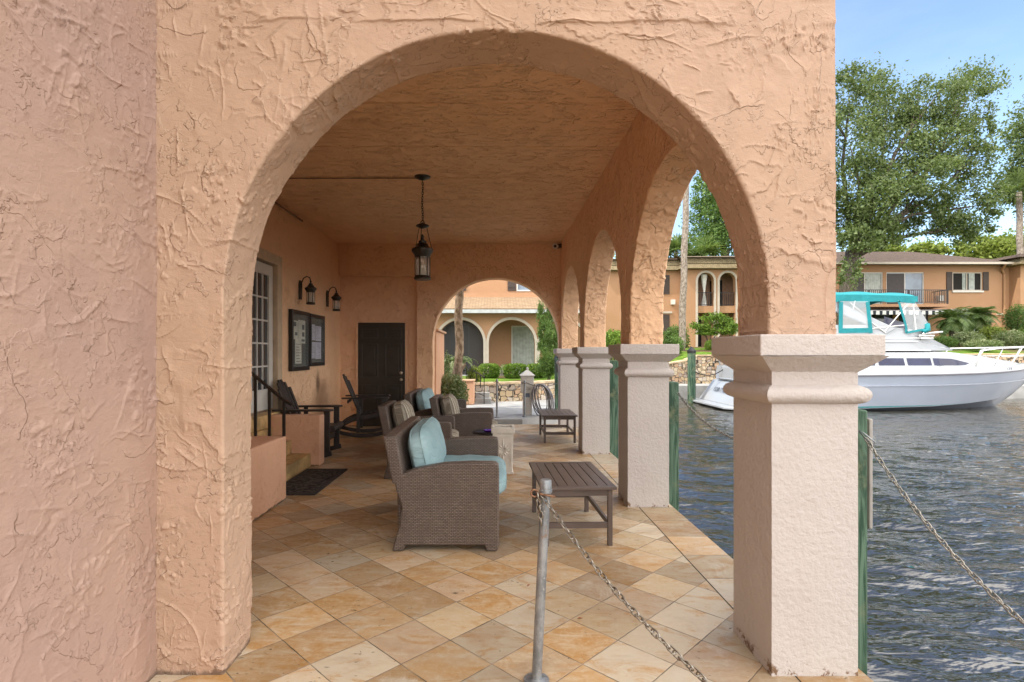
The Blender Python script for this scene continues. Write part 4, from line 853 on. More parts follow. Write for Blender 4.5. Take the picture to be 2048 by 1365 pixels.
#@@PART4
# ================================================================== HOUSES
def facade(m, x0, x1, z0, z1, y, th, ops, seg=10):
    """front wall at depth y, thickness th, with openings (xa, xb, za, zb, arch)"""
    xs = sorted(set([x0, x1] + [o[0] for o in ops] + [o[1] for o in ops]))
    def q(a, b, c_, d_):
        m.add([(a, y, c_), (b, y, c_), (b, y, d_), (a, y, d_)], [(0, 1, 2, 3)])
    for a, b in zip(xs[:-1], xs[1:]):
        here = sorted([o for o in ops if o[0] <= a + 1e-6 and o[1] >= b - 1e-6], key=lambda o: o[2]); z = z0
        for o in here:
            xa, xb, za, zb, ar = o
            if za > z: q(a, b, z, za)
            r = (xb - xa) / 2; zz = zb - r if ar else zb; cx = (xa + xb) / 2
            prev = None; path = [(xa, za), (xa, zz)]
            if ar: path += [(cx - r * math.cos(t_), zz + r * math.sin(t_)) for t_ in np.linspace(0, math.pi, 2 * seg + 1)[1:-1]]
            path += [(xb, zz), (xb, za)]
            top = zb + .02
            if ar:
                arc = path[1:-1]
                for (p, s_) in zip(arc[:-1], arc[1:]): m.add([(p[0], y, p[1]), (s_[0], y, s_[1]), (s_[0], y, top), (p[0], y, top)], [(0, 1, 2, 3)])
                z = top
            else: z = zb
            for (p, s_) in zip(path, path[1:] + path[:1]): m.add([(p[0], y, p[1]), (s_[0], y, s_[1]), (s_[0], y + th, s_[1]), (p[0], y + th, p[1])], [(0, 1, 2, 3)])
        if z < z1: q(a, b, z, z1)
def trim_arch(xa, xb, za, zb, y, w, pr=.05):
    r = (xb - xa) / 2; cx = (xa + xb) / 2; zz = zb - r
    inn = [(xa, za), (xa, zz)] + [(cx - r * math.cos(t_), zz + r * math.sin(t_)) for t_ in np.linspace(0, math.pi, 25)[1:-1]] + [(xb, zz), (xb, za)]
    R_ = r + w; outp = [(xa - w, za), (xa - w, zz)] + [(cx - R_ * math.cos(t_), zz + R_ * math.sin(t_)) for t_ in np.linspace(0, math.pi, 25)[1:-1]] + [(xb + w, zz), (xb + w, za)]
    m = MB(); n = len(inn); vs = []
    for k, d in ((0, y - pr), (1, y + .02)): vs += [(p[0], d, p[1]) for p in inn] + [(p[0], d, p[1]) for p in outp]
    fs = []
    for i in range(n - 1): fs += [(i, i + 1, n + i + 1, n + i), (2 * n + i, 2 * n + i + 1, i + 1, i), (n + i, n + i + 1, 3 * n + i + 1, 3 * n + i)]
    return m.add(vs, fs)
def win(root, xa, xb, za, zb, y, frame=M_WHITE, pane=M_BGLASS, mull=1, curtain=None):
    m = MB(); f = .06; m.box(xa, xa + f, y - .03, y + .06, za, zb); m.box(xb - f, xb, y - .03, y + .06, za, zb); m.box(xa + f, xb - f, y - .03, y + .06, za, za + f); m.box(xa + f, xb - f, y - .03, y + .06, zb - f, zb)
    for i in range(mull): x = xa + (xb - xa) * (i + 1) / (mull + 1); m.box(x - .03, x + .03, y - .02, y + .05, za + f, zb - f)
    o = m.build('window', frame, root); m = MB(); m.box(xa + f, xb - f, y + .02, y + .03, za + f, zb - f); m.build('pane', pane, o)
    if curtain:
        for a, b in curtain:
            m = MB(); n = 14; vs = []
            for i in range(n + 1): x = a + (b - a) * i / n; d = y + .004 - .012 * (i % 2); vs += [(x, d, za + f), (x, d, zb - f)]
            m.add(vs, [(2 * i, 2 * i + 2, 2 * i + 3, 2 * i + 1) for i in range(n)]); m.build('curtain', M_CURT, o)
    return o
def shutter(root, xa, xb, za, zb, y):
    m = MB(); m.box(xa, xb, y - .05, y, za, zb); n = max(2, int((xb - xa) / .12))
    for z in (za + .15, zb - .2): m.box(xa + .01, xb - .01, y - .07, y - .05, z, z + .06)
    m.build('shutter', M_SHUT, root)
# --- house C, seen through the end arch
hc = thing('arched_porch_house', 'peach house with an arched porch and tan shingle roof beyond the end arch', 'house', (0, 24, .45))
def hloc(root, m): o = Vector(root.location); m.v = [tuple(Vector(v) - o) for v in m.v]; return m
class Sub:                                             # parts given in world coordinates under a placed root
    pass
def W_(root):
    # make parts of root after this call expressed in world space by re-basing at the end
    return root
def rebase(root):
    bpy.context.view_layer.update(); o = Vector(root.location)
    def rec(ob, first=True):
        for c in ob.children:
            if first: c.location = c.location - o
            rec(c, False)
    rec(root)
cs = [-3.83, -1.57, .695, 2.95]
m = MB(); facade(m, -9, 4.3, .4, 3.3, 24, .35, [(c - 1.015, c + 1.015, .4, 2.936, True) for c in cs]); m.box(-9, 4.3, 24.36, 24.4, 3.2, 3.3); m.build('porch_wall', M_HOUSE, hc)
for c in cs: trim_arch(c - 1.015, c + 1.015, .4, 2.936, 24, .115).build('arch_trim', M_TRIM, hc)
m = MB(); facade(m, -9, 4.3, .4, 4.3, 25.6, .1, [(-2.35, -1.27, .5, 2.85, False), (.72, 1.85, .5, 2.75, False)]); m.build('inner_wall', M_HOUSE, hc)
win(hc, -2.45, -1.25, .5, 2.87, 25.58, M_WHITE, M_SCREEN, 1); win(hc, .72, 1.86, .5, 2.75, 25.6, M_WHITE, M_CURT, 0, [(.80, 1.80)])
m = MB(); m.box(-2.58, -.56, 24.30, 24.32, .45, 2.93); m.build('insect_screen', glass('dark_screen', (.03, .028, .03), .7, .72), hc)
m = MB()
m.add([(-9.3, 23.5, 3.40), (4.6, 23.5, 3.40), (4.6, 26.05, 4.25), (-9.3, 26.05, 4.25), (-9.3, 23.5, 3.36), (4.6, 23.5, 3.36), (4.6, 26.05, 4.2), (-9.3, 26.05, 4.2)], [(0, 1, 2, 3), (4, 7, 6, 5), (0, 4, 5, 1), (1, 5, 6, 2), (2, 6, 7, 3), (3, 7, 4, 0)]); m.build('porch_roof', M_SHTAN, hc)
m = MB(); m.box(-9.3, 4.6, 23.36, 23.49, 3.19, 3.34); m.build('gutter', simple('white_gutter', (.42, .45, .45), .4), hc); m = MB(); m.box(-9.3, 4.6, 23.5, 24, 3.30, 3.355); m.build('fascia', M_SHUT, hc)
m = MB(); facade(m, -9, 4.3, 4.2, 7.4, 26, .2, [(.98, 2.4, 4.42, 5.7, False), (-3.3, -1.85, 4.42, 5.7, False)]); m.box(-9, 4.3, 26.21, 34, .4, 7.4); m.build('upper_wall', M_HOUSE, hc)
for a, b in ((.98, 2.4), (-3.3, -1.85)): win(hc, a, b, 4.42, 5.7, 26, M_WHITE, M_BGLASS, 1); shutter(hc, a - .42, a - .03, 4.45, 5.7, 26); shutter(hc, b + .03, b + .42, 4.45, 5.7, 26)
m = MB(); m.add([(-9.6, 25.4, 7.35), (4.9, 25.4, 7.35), (4.9, 34.5, 7.35), (-9.6, 34.5, 7.35), (-9.6, 30, 9.3), (4.9, 30, 9.3)], [(0, 1, 5, 4), (3, 4, 5, 2), (0, 4, 3), (1, 2, 5), (0, 3, 2, 1)]); m.build('roof', M_SHTAN, hc)
m = MB(); m.box(-9, 4.3, 23.2, 25.6, .40, .50); m.build('porch_floor', M_CONC, hc)
rebase(hc)
# --- house A with two storey arches
ha = thing('balcony_arch_house', 'two storey peach house with tall arched balconies and a straw coloured mansard', 'house', (14, 38, 1.8))
ops = [(c - .56, c + .56, 1.8, 7.07, True) for c in (14.65, 16.17, 17.70)]
m = MB(); facade(m, 13.25, 22.4, 1.6, 7.3, 38, .4, ops); m.box(13.25, 13.45, 38.01, 40, 1.6, 7.3); m.box(22.2, 22.4, 38.01, 40, 1.6, 7.3); m.build('front_wall', M_HOUSE, ha)
for (a, b, c_, d_, e) in ops: trim_arch(a, b, 1.8, d_, 38, .15).build('arch_trim', M_TRIM, ha)
m = MB()
for c in (14.65, 16.17, 17.70): m.box(c - .56, c + .56, 38.12, 38.3, 4.28, 4.76)
m.build('balcony_band', M_HOUSE, ha)
m = MB(); m.box(13.46, 22.2, 38.31, 40.4, 4.5, 4.65); m.build('balcony_floor', M_CONC, ha); m = MB(); m.box(13.3, 22.4, 40.4, 47, 1.6, 7.3); m.build('inner_wall', simple('shaded_stucco', (.42, .24, .15), .8), ha)
for c in (14.65, 16.17, 17.70):
    m = MB(); m.box(c - .56, c + .56, 38.14, 38.17, 5.68, 5.72); m.box(c - .56, c + .56, 38.14, 38.17, 4.82, 4.86)
    for i in range(9): x = c - .5 + i * .125; m.box(x - .012, x + .012, 38.145, 38.165, 4.86, 5.68)
    m.build('railing', M_BLACK, ha)
m = MB(); n = 16; zz = np.linspace(4.8, 7.0, 14); vs = []; c0 = 14.72
for z in zz:
    k = abs(z - 5.75) / 1.2; wd = .05 + .17 * min(1, k) ** .8
    for i in range(n): a = 2 * math.pi * i / n; r_ = wd * (1 + .12 * math.sin(a * 5)); vs.append((c0 + r_ * math.cos(a), 38.45 + .5 * r_ * math.sin(a), z))
m.add(vs, [(j * n + i, j * n + (i + 1) % n, (j + 1) * n + (i + 1) % n, (j + 1) * n + i) for j in range(len(zz) - 1) for i in range(n)]); m.build('curtain', simple('white_curtain', (.7, .7, .66), .8), ha, smooth=True)
m = MB(); m.box(15.9, 16.6, 39.9, 40.38, 4.66, 6.8); m.box(14.2, 15.1, 40.0, 40.38, 1.8, 4.0); m.build('door', M_DARKIN, ha)
ops = [(10.4, 11.85, 5.65, 7.0, False), (10.4, 11.85, 2.8, 4.2, False)]
m = MB(); facade(m, 7.8, 13.24, 1.2, 7.3, 38.7, .3, ops); m.box(7.8, 13.3, 39.01, 47, 1.2, 7.3); m.build('side_wing', M_HOUSE, ha)
for o in ops: win(ha, *o[:4], 38.7, M_TRIM, M_CURT, 1); shutter(ha, 12.3 - .44, 12.75 - .44 + .03, o[2], o[3], 38.7)
m = MB(); m.box(10.2, 12.5, 38.6, 38.7, 4.28, 4.42); m.build('window_head', M_TRIM, ha); m = MB(); m.box(12.42, 12.68, 38.45, 38.7, 4.9, 5.25); m.build('wall_vent', M_WHITE, ha)
m = MB()
def mans(m, x0, x1, yf, z0, z1, sp=.55, yb=47): m.add([(x0 - sp, yf - sp, z0), (x1 + sp, yf - sp, z0), (x1 + sp, yb, z0), (x0 - sp, yb, z0), (x0 - sp * .5, yf - sp * .5, z1), (x1 + sp * .5, yf - sp * .5, z1), (x1 + sp * .5, yb, z1), (x0 - sp * .5, yb, z1)], [(0, 3, 2, 1), (4, 5, 6, 7), (0, 1, 5, 4), (1, 2, 6, 5), (2, 3, 7, 6), (3, 0, 4, 7)])
mans(m, 13.25, 22.4, 38, 7.32, 7.70, .5); mans(m, 13.35, 22.3, 38.1, 7.705, 8.1, .42); mans(m, 7.8, 12.9, 38.75, 7.31, 7.68, .5); mans(m, 7.9, 12.8, 38.85, 7.69, 8.08, .42); m.build('mansard_roof', M_SHYE, ha)
m = MB(); mans(m, 13.3, 22.4, 38.1, 8.105, 8.2, .5); mans(m, 7.9, 12.8, 38.85, 8.085, 8.15, .5); m.build('roof_edge', simple('roof_edge_brown', (.16, .11, .07), .7), ha)
rebase(ha)
# --- house B
hb = thing('balcony_house', 'two storey peach house with brown shingle roof, balcony and striped awning', 'house', (30, 37, 1.9))
opsB = [(23.9, 26.3, 4.75, 6.95, False), (26.55, 29.1, 4.75, 6.95, False), (31.05, 33.05, 5.7, 6.95, False), (31.05, 33.2, 2.95, 4.28, False), (24.6, 27.0, 2.0, 4.1, False), (27.4, 29.4, 2.0, 4.1, False)]
m = MB(); facade(m, 21.8, 34.9, 1.2, 7.46, 37, .25, opsB); m.box(21.8, 34.9, 37.27, 46, 1.2, 7.46); m.box(34.9, 46, 36.2, 46, 1.2, 7.3); m.build('wall', M_HOUSE, hb)
win(hb, *opsB[0][:4], 37.05, M_WHITE, M_SCREEN, 1, [(25.15, 26.2)]); win(hb, *opsB[1][:4], 37.05, M_WHITE, M_BGLASS, 1)
m = MB(); m.box(26.6, 27.75, 37.0, 37.02, 4.8, 6.85); m.build('screen_door', M_SCREEN, hb)
win(hb, *opsB[2][:4], 37.05, M_TRIM, M_DARKIN, 1, [(31.75, 31.98), (32.2, 32.6)]); win(hb, *opsB[3][:4], 37.05, M_TRIM, M_BGLASS, 1)
win(hb, *opsB[4][:4], 37.05, M_SHUT, M_PANE, 1); win(hb, *opsB[5][:4], 37.05, M_SHUT, M_PANE, 1)
for nm, a in (('window_sill', (31.0, 33.1, 36.9, 37.0, 5.58, 5.7)), ('window_sill', (31.0, 33.25, 36.9, 37.0, 2.83, 2.95)), ('window_head', (30.9, 33.3, 36.9, 37, 4.36, 4.46))): m = MB(); m.box(*a); m.build(nm, M_WHITE, hb)
for a, b, c_, d_ in ((30.62, 31.0, 5.72, 6.97), (33.1, 33.48, 5.72, 6.97), (33.25, 33.65, 2.95, 4.3)): shutter(hb, a, b, c_, d_, 37)
m = MB(); m.box(21.8, 29.75, 35.7, 37, 4.50, 4.68); m.build('balcony_floor', M_HOUSE, hb)
m = MB(); m.box(21.8, 29.7, 35.72, 35.76, 5.58, 5.63); m.box(21.8, 29.7, 35.72, 35.76, 4.78, 4.82); m.box(29.66, 29.7, 35.76, 37, 5.58, 5.63)
for i in range(60): x = 21.9 + i * .132; m.box(x - .013, x + .013, 35.73, 35.75, 4.82, 5.58)
for i in range(8): y = 35.85 + i * .14; m.box(29.67, 29.69, y - .01, y + .01, 4.7, 5.58)
for x in (21.85, 24.5, 27.1, 29.68): m.box(x - .03, x + .03, 35.71, 35.77, 4.68, 5.63)
m.build('railing', M_BLACK, hb)
t = NT('awning_stripe'); v = t.obj(); s3 = t.n.new('ShaderNodeSeparateXYZ'); t.L(v, s3.inputs[0]); q_ = t.math('FRACT', t.math('MULTIPLY', s3.outputs[0], 1 / .42)); c = t.mix(t.math('GREATER_THAN', q_, .55), (.72, .72, .7), (.035, .04, .05)); M_AWN = t.fin(c, .8, .2)
m = MB(); m.add([(24.0, 34.9, 4.16), (30.0, 34.9, 4.22), (30.6, 37, 4.45), (24.0, 37, 4.45), (24.0, 34.9, 4.14), (30.0, 34.9, 4.2), (30.6, 37, 4.43), (24, 37, 4.43)], [(0, 1, 2, 3), (4, 7, 6, 5), (0, 4, 5, 1), (1, 5, 6, 2), (3, 2, 6, 7), (0, 3, 7, 4)]); m.build('awning', simple('grey_awning', (.33, .31, .31), .8), hb)
m = MB(); m.box(24.0, 30.0, 34.87, 34.89, 3.93, 4.17); m.build('valance', M_AWN, hb)
m = MB(); m.add([(21, 36.3, 7.5), (35.4, 36.3, 7.5), (35.4, 46.5, 7.5), (21, 46.5, 7.5), (21, 41, 9.1), (31.2, 41, 9.1)], [(0, 1, 5, 4), (3, 4, 5, 2), (0, 4, 3), (1, 2, 5), (0, 3, 2, 1)]); m.build('roof', M_SHBR, hb)
m = MB(); m.box(21, 35.4, 36.15, 36.29, 7.38, 7.52); m.build('gutter', M_TRIM, hb)
m = MB(); mans(m, 34.9, 46, 36.2, 7.31, 7.75, .6, 46); m.build('mansard_roof', M_SHYE, hb); m = MB(); mans(m, 34.9, 46, 36.2, 7.76, 8.0, .7, 46); m.build('roof_cap', M_SHBR, hb)
m = MB(); m.tube([(34.0, 36.3, 7.38), (34.25, 36.8, 7.1), (34.5, 36.93, 6.8), (34.5, 36.93, 1.9)], .07, 8); m.build('downspout', M_HOUSE, hb); m = MB(); m.box(29.95, 30.25, 36.75, 37, 5.0, 5.35); m.build('wall_vent', M_WHITE, hb)
m = MB(); m.box(34.05, 34.35, 36.85, 37.0, 4.05, 4.15); m.build('wall_light', M_WHITE, hb)
rebase(hb)

# ================================================================== BOAT
bt = thing('motor_yacht', 'white cabin cruiser with teal canvas bimini moored across the canal', 'boat', (13.5, 19.7, -.45))
YC = 19.7
stt = [(8.7, 1.82, .74, 1.74, -.36, -.95), (12, 1.95, .74, 1.8, -.36, -.98), (14.5, 1.9, .77, 1.62, -.30, -.98), (16.0, 1.68, .80, 1.22, -.24, -.9), (17.2, 1.32, .84, .80, -.16, -.75), (18.0, .98, .88, .48, -.04, -.5), (18.6, .68, .92, .28, .16, -.1), (19.1, .38, .95, .14, .45, .33), (19.6, .05, 1.0, .02, .9, .85)]
def interp(X):
    A = np.array(stt); return [float(np.interp(X, A[:, 0], A[:, k])) for k in range(1, 6)]
Xs = list(np.linspace(8.7, 19.6, 48)); G = []
for X in Xs:
    ys_, zs_, yc, zc, zk = interp(X)
    half = [(0, zk), (yc * .5, (zk + zc) / 2), (yc, zc), (yc + (ys_ - yc) * .35, zc + (zs_ - zc) * .3), (yc + (ys_ - yc) * .75, zc + (zs_ - zc) * .65), (ys_, zs_)]
    ring_ = [(-y, z) for y, z in half[::-1]] + half[1:]
    G.append([(X, YC + y, z) for y, z in ring_])
G = np.array(G); n = G.shape[1]; m = MB(); m.add(G.reshape(-1, 3), [tuple(q) for q in grid_faces(len(Xs), n)] + [tuple(range(n))]); m.build('hull', M_HULL, bt, smooth=16)
def side_strip(zoff0, zoff1, out, name, mat, base='sheer'):
    m = MB()
    for sgn in (-1, 1):
        vs = []
        for X in Xs[:-1]:
            ys_, zs_, yc, zc, zk = interp(X)
            if base == 'sheer': y, z = ys_, zs_
            else: f = min(1, max(0, (-.45 - zc) / (zs_ - zc))); y, z = yc, max(zc, -.45)
            vs += [(X, YC + sgn * (y - .02), z + zoff0), (X, YC + sgn * (y + out), z + zoff0), (X, YC + sgn * (y + out), z + zoff1), (X, YC + sgn * (y - .02), z + zoff1)]
        k = len(Xs) - 1; m.add(vs, [(4 * i + a, 4 * i + 4 + a, 4 * i + 4 + (a + 1) % 4, 4 * i + (a + 1) % 4) for i in range(k - 1) for a in range(4)])
    return m.build(name, mat, bt)
side_strip(-.03, .0, .035, 'rub_rail', simple('rub_rail_dark', (.12, .11, .13), .5)); side_strip(.002, .03, .02, 'rail_band', M_GEL); side_strip(-.36, -.345, .002, 'hull_line', simple('hull_line_grey', (.40, .44, .52), .4)); side_strip(.02, .07, .012, 'boot_stripe', M_STRIP, 'c')
def deck(prof_fn, name, mat, xs_, sm=25):
    G = []
    for X in xs_: G.append([(X, YC + y, z) for y, z in prof_fn(X)])
    G = np.array(G); n = G.shape[1]; m = MB(); m.add(G.reshape(-1, 3), [tuple(q) for q in grid_faces(len(xs_), n)] + [tuple(range(n)), tuple(range((len(xs_) - 1) * n, len(xs_) * n))]); return m.build(name, mat, bt, smooth=sm)
def p1(X):
    ys_, zs_ = interp(X)[:2]; a = ys_ - .005; b = max(.02, ys_ - .12); z1 = float(np.interp(X, [8.7, 17, 19.6], [1.0, 1.03, 1.10])); return [(-a, zs_), (-b, z1), (0, z1 + .03), (b, z1), (a, zs_)]
deck(p1, 'gunwale', M_GEL, Xs)
def p2(X):
    w0 = float(np.interp(X, [9.6, 14.8, 16.8, 18.7], [1.62, 1.60, 1.05, .25])); zt = float(np.interp(X, [9.6, 15.4, 17.2, 18.7], [1.53, 1.53, 1.33, 1.12])); w1 = w0 - .17 * min(1, (zt - 1) / .5)
    return [(-w0, 1.0), (-w1, zt - .03), (-w1 * .8, zt), (0, zt + .05), (w1 * .8, zt), (w1, zt - .03), (w0, 1.0)]
deck(p2, 'cabin', M_GEL, list(np.linspace(9.7, 18.7, 30)))
def p3(X):
    zt = float(np.interp(X, [10.2, 12.9, 14.15, 15.6], [2.42, 2.42, 2.26, 1.60])); w = float(np.interp(X, [10, 14, 15.6], [1.5, 1.42, 1.1])); ws = w - .12 * (zt - 1.55) / .85
    zm = 1.555 + (zt - 1.555) * .45; return [(-w, 1.555), (-(w + ws) / 2 - .02, zm), (-(w + ws) / 2 + .03, zm + .03), (-ws, zt), (0, zt + .02), (ws, zt), ((w + ws) / 2 - .03, zm + .03), ((w + ws) / 2 + .02, zm), (w, 1.555)]
deck(p3, 'flybridge', M_GEL, list(np.linspace(10.2, 15.6, 22)))
m = MB()
for z, o_ in ((1.975, .0), (1.56, .06)):
    for sg in (-1, 1): m.bar((10.3, YC + sg * (1.46 + o_), z), (14.6, YC + sg * (1.38 + o_), z), .02, .02)
m.tube([(10.4, YC - 1.47, 1.86), (14.2, YC - 1.40, 1.86)], .015, 6); m.build('grab_rail', M_STEEL, bt)
def cab(X, z):
    P2 = p2(X); (a, za), (b, zb) = P2[0], P2[1]; f = (z - za) / (zb - za); return YC + a + (b - a) * f - .012
for xa, xb, top in ((12.1, 12.62, None), (12.75, 13.62, None), (13.72, 14.52, None), (14.6, 16.1, 1)):
    m = MB(); xw = np.linspace(xa, xb, 9); vs = []
    for X in xw:
        u = (X - xa) / (xb - xa); zb_, zt_ = 1.06, 1.30
        if top: zb_ = 1.06 + .07 * max(0, (u - .85) / .15); zt_ = 1.30 - .04 * u - .13 * max(0, (u - .5) / .5)
        vs += [(X, cab(X, zb_), zb_), (X, cab(X, zt_), zt_)]
    m.add(vs, [(2 * i, 2 * i + 2, 2 * i + 3, 2 * i + 1) for i in range(8)]); m.build('cabin_window', M_TINT, bt, fix=False)
m = MB(); m.add([(14.9, YC - .95, 1.72), (14.9, YC + .95, 1.72), (14.2, YC + 1.05, 2.2), (14.2, YC - 1.05, 2.2)], [(0, 1, 2, 3)]); 
m = MB(); m.add([(13.2, YC - 1.2, 2.44), (14.3, YC - .9, 2.30), (14.15, YC - .85, 2.52), (13.2, YC - 1.2, 2.72)], [(0, 1, 2, 3)]); m.add([(14.3, YC - .9, 2.30), (14.3, YC + .9, 2.30), (14.15, YC + .85, 2.52), (14.15, YC - .85, 2.52)], [(0, 1, 2, 3)]); m.build('windscreen', M_TINT, bt, fix=False)
m = MB()
for sg in (-1, 1): m.add([(11.3, YC + sg * 1.30, 3.35), (11.3, YC + sg * 1.30, 2.95), (13.2, YC + sg * 1.36, 2.12), (13.5, YC + sg * 1.36, 2.3), (11.3, YC + sg * 1.22, 3.35), (11.3, YC + sg * 1.22, 2.95), (13.2, YC + sg * 1.28, 2.12), (13.5, YC + sg * 1.28, 2.3)], [(0, 1, 2, 3), (7, 6, 5, 4), (0, 4, 5, 1), (1, 5, 6, 2), (2, 6, 7, 3), (3, 7, 4, 0)])
m.box(11.1, 11.5, YC - 1.3, YC + 1.3, 3.25, 3.36); m.build('radar_arch', M_GEL, bt, bevel=.03)
# bimini canopy: arched canvas
xs_ = np.linspace(11.2, 14.22, 16); ys2 = np.linspace(-1.35, 1.35, 15); top = []
for X in xs_:
    row = []
    for y in ys2: e = (y / 1.35); z = 3.42 + .24 * (1 - e * e) + .0 - .03 * max(0, X - 12.5) + .025 * math.sin((X - 11.3) * 5.1) * (1 - e * e); z -= .12 * (abs(e) > .98); row.append((X + .02 * math.sin(y * 9), YC + y, z))
    top.append(row)
G = np.array(top); m = MB(); m.add(G.reshape(-1, 3), [tuple(q) for q in grid_faces(16, 15)]); m.add((G - (0, 0, .03)).reshape(-1, 3), [tuple(q) for q in grid_faces(16, 15)])
for sg in (-1.36, 1.36): m.add([(X, YC + sg, 3.44 - .03 * max(0, X - 12.5)) for X in xs_] + [(X, YC + sg, 3.20 + .02 * math.sin(X * 6)) for X in xs_], [(i, i + 1, 16 + i + 1, 16 + i) for i in range(15)])
for X in (11.2, 14.22): m.add([(X, YC + y, 3.42 + .24 * (1 - (y / 1.35) ** 2) - .03 * max(0, X - 12.5)) for y in ys2] + [(X, YC + y, 3.24 + .16 * (1 - (y / 1.35) ** 2) - .03) for y in ys2], [(i, i + 1, 15 + i + 1, 15 + i) for i in range(14)])
m.build('bimini_canvas', M_TEAL, bt, smooth=40)
def panel(pts, bw, sides):
    n = len(pts); P_ = [Vector(p) for p in pts]; m = MB(); m.add(P_, [tuple(range(n))]); o = m.build('clear_panel', M_CLEAR, bt, fix=False)
    c = sum(P_, Vector()) / n
    for i in sides:
        m = MB(); a, b = P_[i], P_[(i + 1) % n]; m.bar(a + (c - a) * .04, b + (c - b) * .04, bw, .015, (P_[1] - P_[0]).cross(P_[2] - P_[1])); m.build('panel_border', M_TEAL, o)
yn = YC - 1.37; pp = lambda x, y, Y=yn: tuple(P(x, y, Y))
panel([pp(1681, 603), pp(1736, 603), pp(1743, 668), pp(1680, 668)], .13, (1, 3)); m = MB(); a, b = Vector(pp(1680, 662)), Vector(pp(1743, 661)); m.bar(a, b, .16, .02, (0, 1, 0)); m.build('panel_hem', M_TEAL, bt)
panel([pp(1796, 601), pp(1830, 604), pp(1857, 647), pp(1851, 660), pp(1812, 667), pp(1812, 655)], .07, (0, 2, 3, 4, 5))
m = MB(); a, b = Vector(pp(1854, 648)), Vector(pp(1856, 660)); m.tube([a, b, Vector(pp(1846, 664))], .08, 8); m.build('rolled_canvas', M_TEAL, bt, smooth=True)
m = MB()
for Y in (yn + .02, YC + 1.36):
    for seg_ in (((1738, 642), (1772, 667)), ((1769, 664), (1820, 603)), ((1740, 658), (1815, 650)), ((1741, 625), (1742, 650)), ((1710, 602), (1706, 618)), ((1700, 606), (1730, 630)), ((1826, 604), (1832, 662))): m.tube([pp(*seg_[0], Y), pp(*seg_[1], Y)], .018, 6)
m.build('canopy_frame', M_STEEL, bt)
m = MB(); m.tube([pp(1845, 668), pp(1885, 664)], .03, 8); m.tube([pp(1838, 672), pp(1868, 672)], .035, 8); m.tube([pp(1842, 677), pp(1866, 677)], .035, 8); m.build('horn', M_STEEL, bt, smooth=True)
# bow rail
def railpts(sg): return [(16.0, 1.02), (16.25, 1.55), (17.2, 1.64), (18.2, 1.66), (19.0, 1.68), (19.6, 1.72)]
m = MB()
for sg in (-1, 1):
    pts = []
    for X, z in railpts(sg): ys_ = interp(X)[0]; pts.append((X, YC + sg * max(.0, ys_ - .14), z))
    m.tube(pts, .028, 8); mid = [(p[0], p[1], p[2] - .30) for p in pts[2:]]; m.tube(mid, .014, 6)
    for X in (17.2, 18.2, 19.1): ys_ = interp(X)[0]; m.tube([(X - .25, YC + sg * (ys_ - .12), 1.04), (X + .12, YC + sg * (ys_ - .2), 1.64)], .018, 6)
m.build('bow_rail', M_STEEL, bt, smooth=True)
m = MB()
for X in (11.9, 15.9): m.bar((X, YC - 1.78, 1.03), (X + .25, YC - 1.76, 1.04), .03, .02)
m.build('cleat', M_STEEL, bt)
# transom, swim platform
m = MB(); m.prism([(7.75, YC - 1.85), (8.7, YC - 1.9), (8.7, YC + 1.9), (7.75, YC + 1.85), (7.55, YC + 1.6), (7.55, YC - 1.6)], XY, -.40, -.32); m.build('swim_platform', M_GEL, bt, bevel=.02)
m = MB(); m.add([(8.0, YC - 1.75, -.32), (8.0, YC + 1.75, -.32), (8.55, YC + 1.7, .45), (8.55, YC - 1.7, .45), (8.75, YC - 1.8, -.32), (8.75, YC + 1.8, -.32), (8.75, YC + 1.8, .45), (8.75, YC - 1.8, .45)], [(0, 1, 2, 3), (4, 7, 6, 5), (0, 4, 5, 1), (1, 5, 6, 2), (2, 6, 7, 3), (3, 7, 4, 0)]); m.box(8.5, 8.72, YC - 1.78, YC + 1.1, .46, .96); m.box(8.45, 8.74, YC - 1.85, YC + 1.2, .50, .54); tr = m.build('transom', M_GEL, bt, bevel=.02)
dirv = Vector((.55, 0, .77)).normalized(); nrm_ = Vector((-.77, 0, .55)).normalized(); xdir = Vector((0, -1, 0)); Mt = Matrix((( xdir.x, dirv.x, nrm_.x, 8.27), (xdir.y, dirv.y, nrm_.y, YC - .2), (xdir.z, dirv.z, nrm_.z, .10), (0, 0, 0, 1)))
text('FOR THE MOMENT', .26, simple('name_lettering', (.06, .07, .09), .5), 'boat_name', tr, Matrix.Translation((-.02, 0, .01)) @ Mt)
text('FL 2257 RR', .125, simple('name_lettering', (.06, .07, .09), .5), 'registration', bt, Matrix.Translation((17.36, YC - 1.315, .94)) @ Matrix.Rotation(R(23), 4, 'Z') @ RX, squeeze=.55)
m = MB(); m.tube([(8.4, YC - 1.0, .96), (8.25, YC - 1.0, 1.5), (8.35, YC + .8, 1.5), (8.45, YC + .8, .96)], .025, 8); m.build('stern_rail', M_STEEL, bt, smooth=True)
rebase(bt)
rr2 = thing('stern_line', 'dark mooring line running from the boat stern to the cone capped piling', 'rope', (7.6, 20.95, .8)); m = MB(); m.tube([Vector((.95 * a, -.6 * a, .1 * a - .9 * a * (1 - a))) for a in np.linspace(0, 1, 12)], .02, 6); m.build('strand', M_BLACK, rr2, smooth=True)
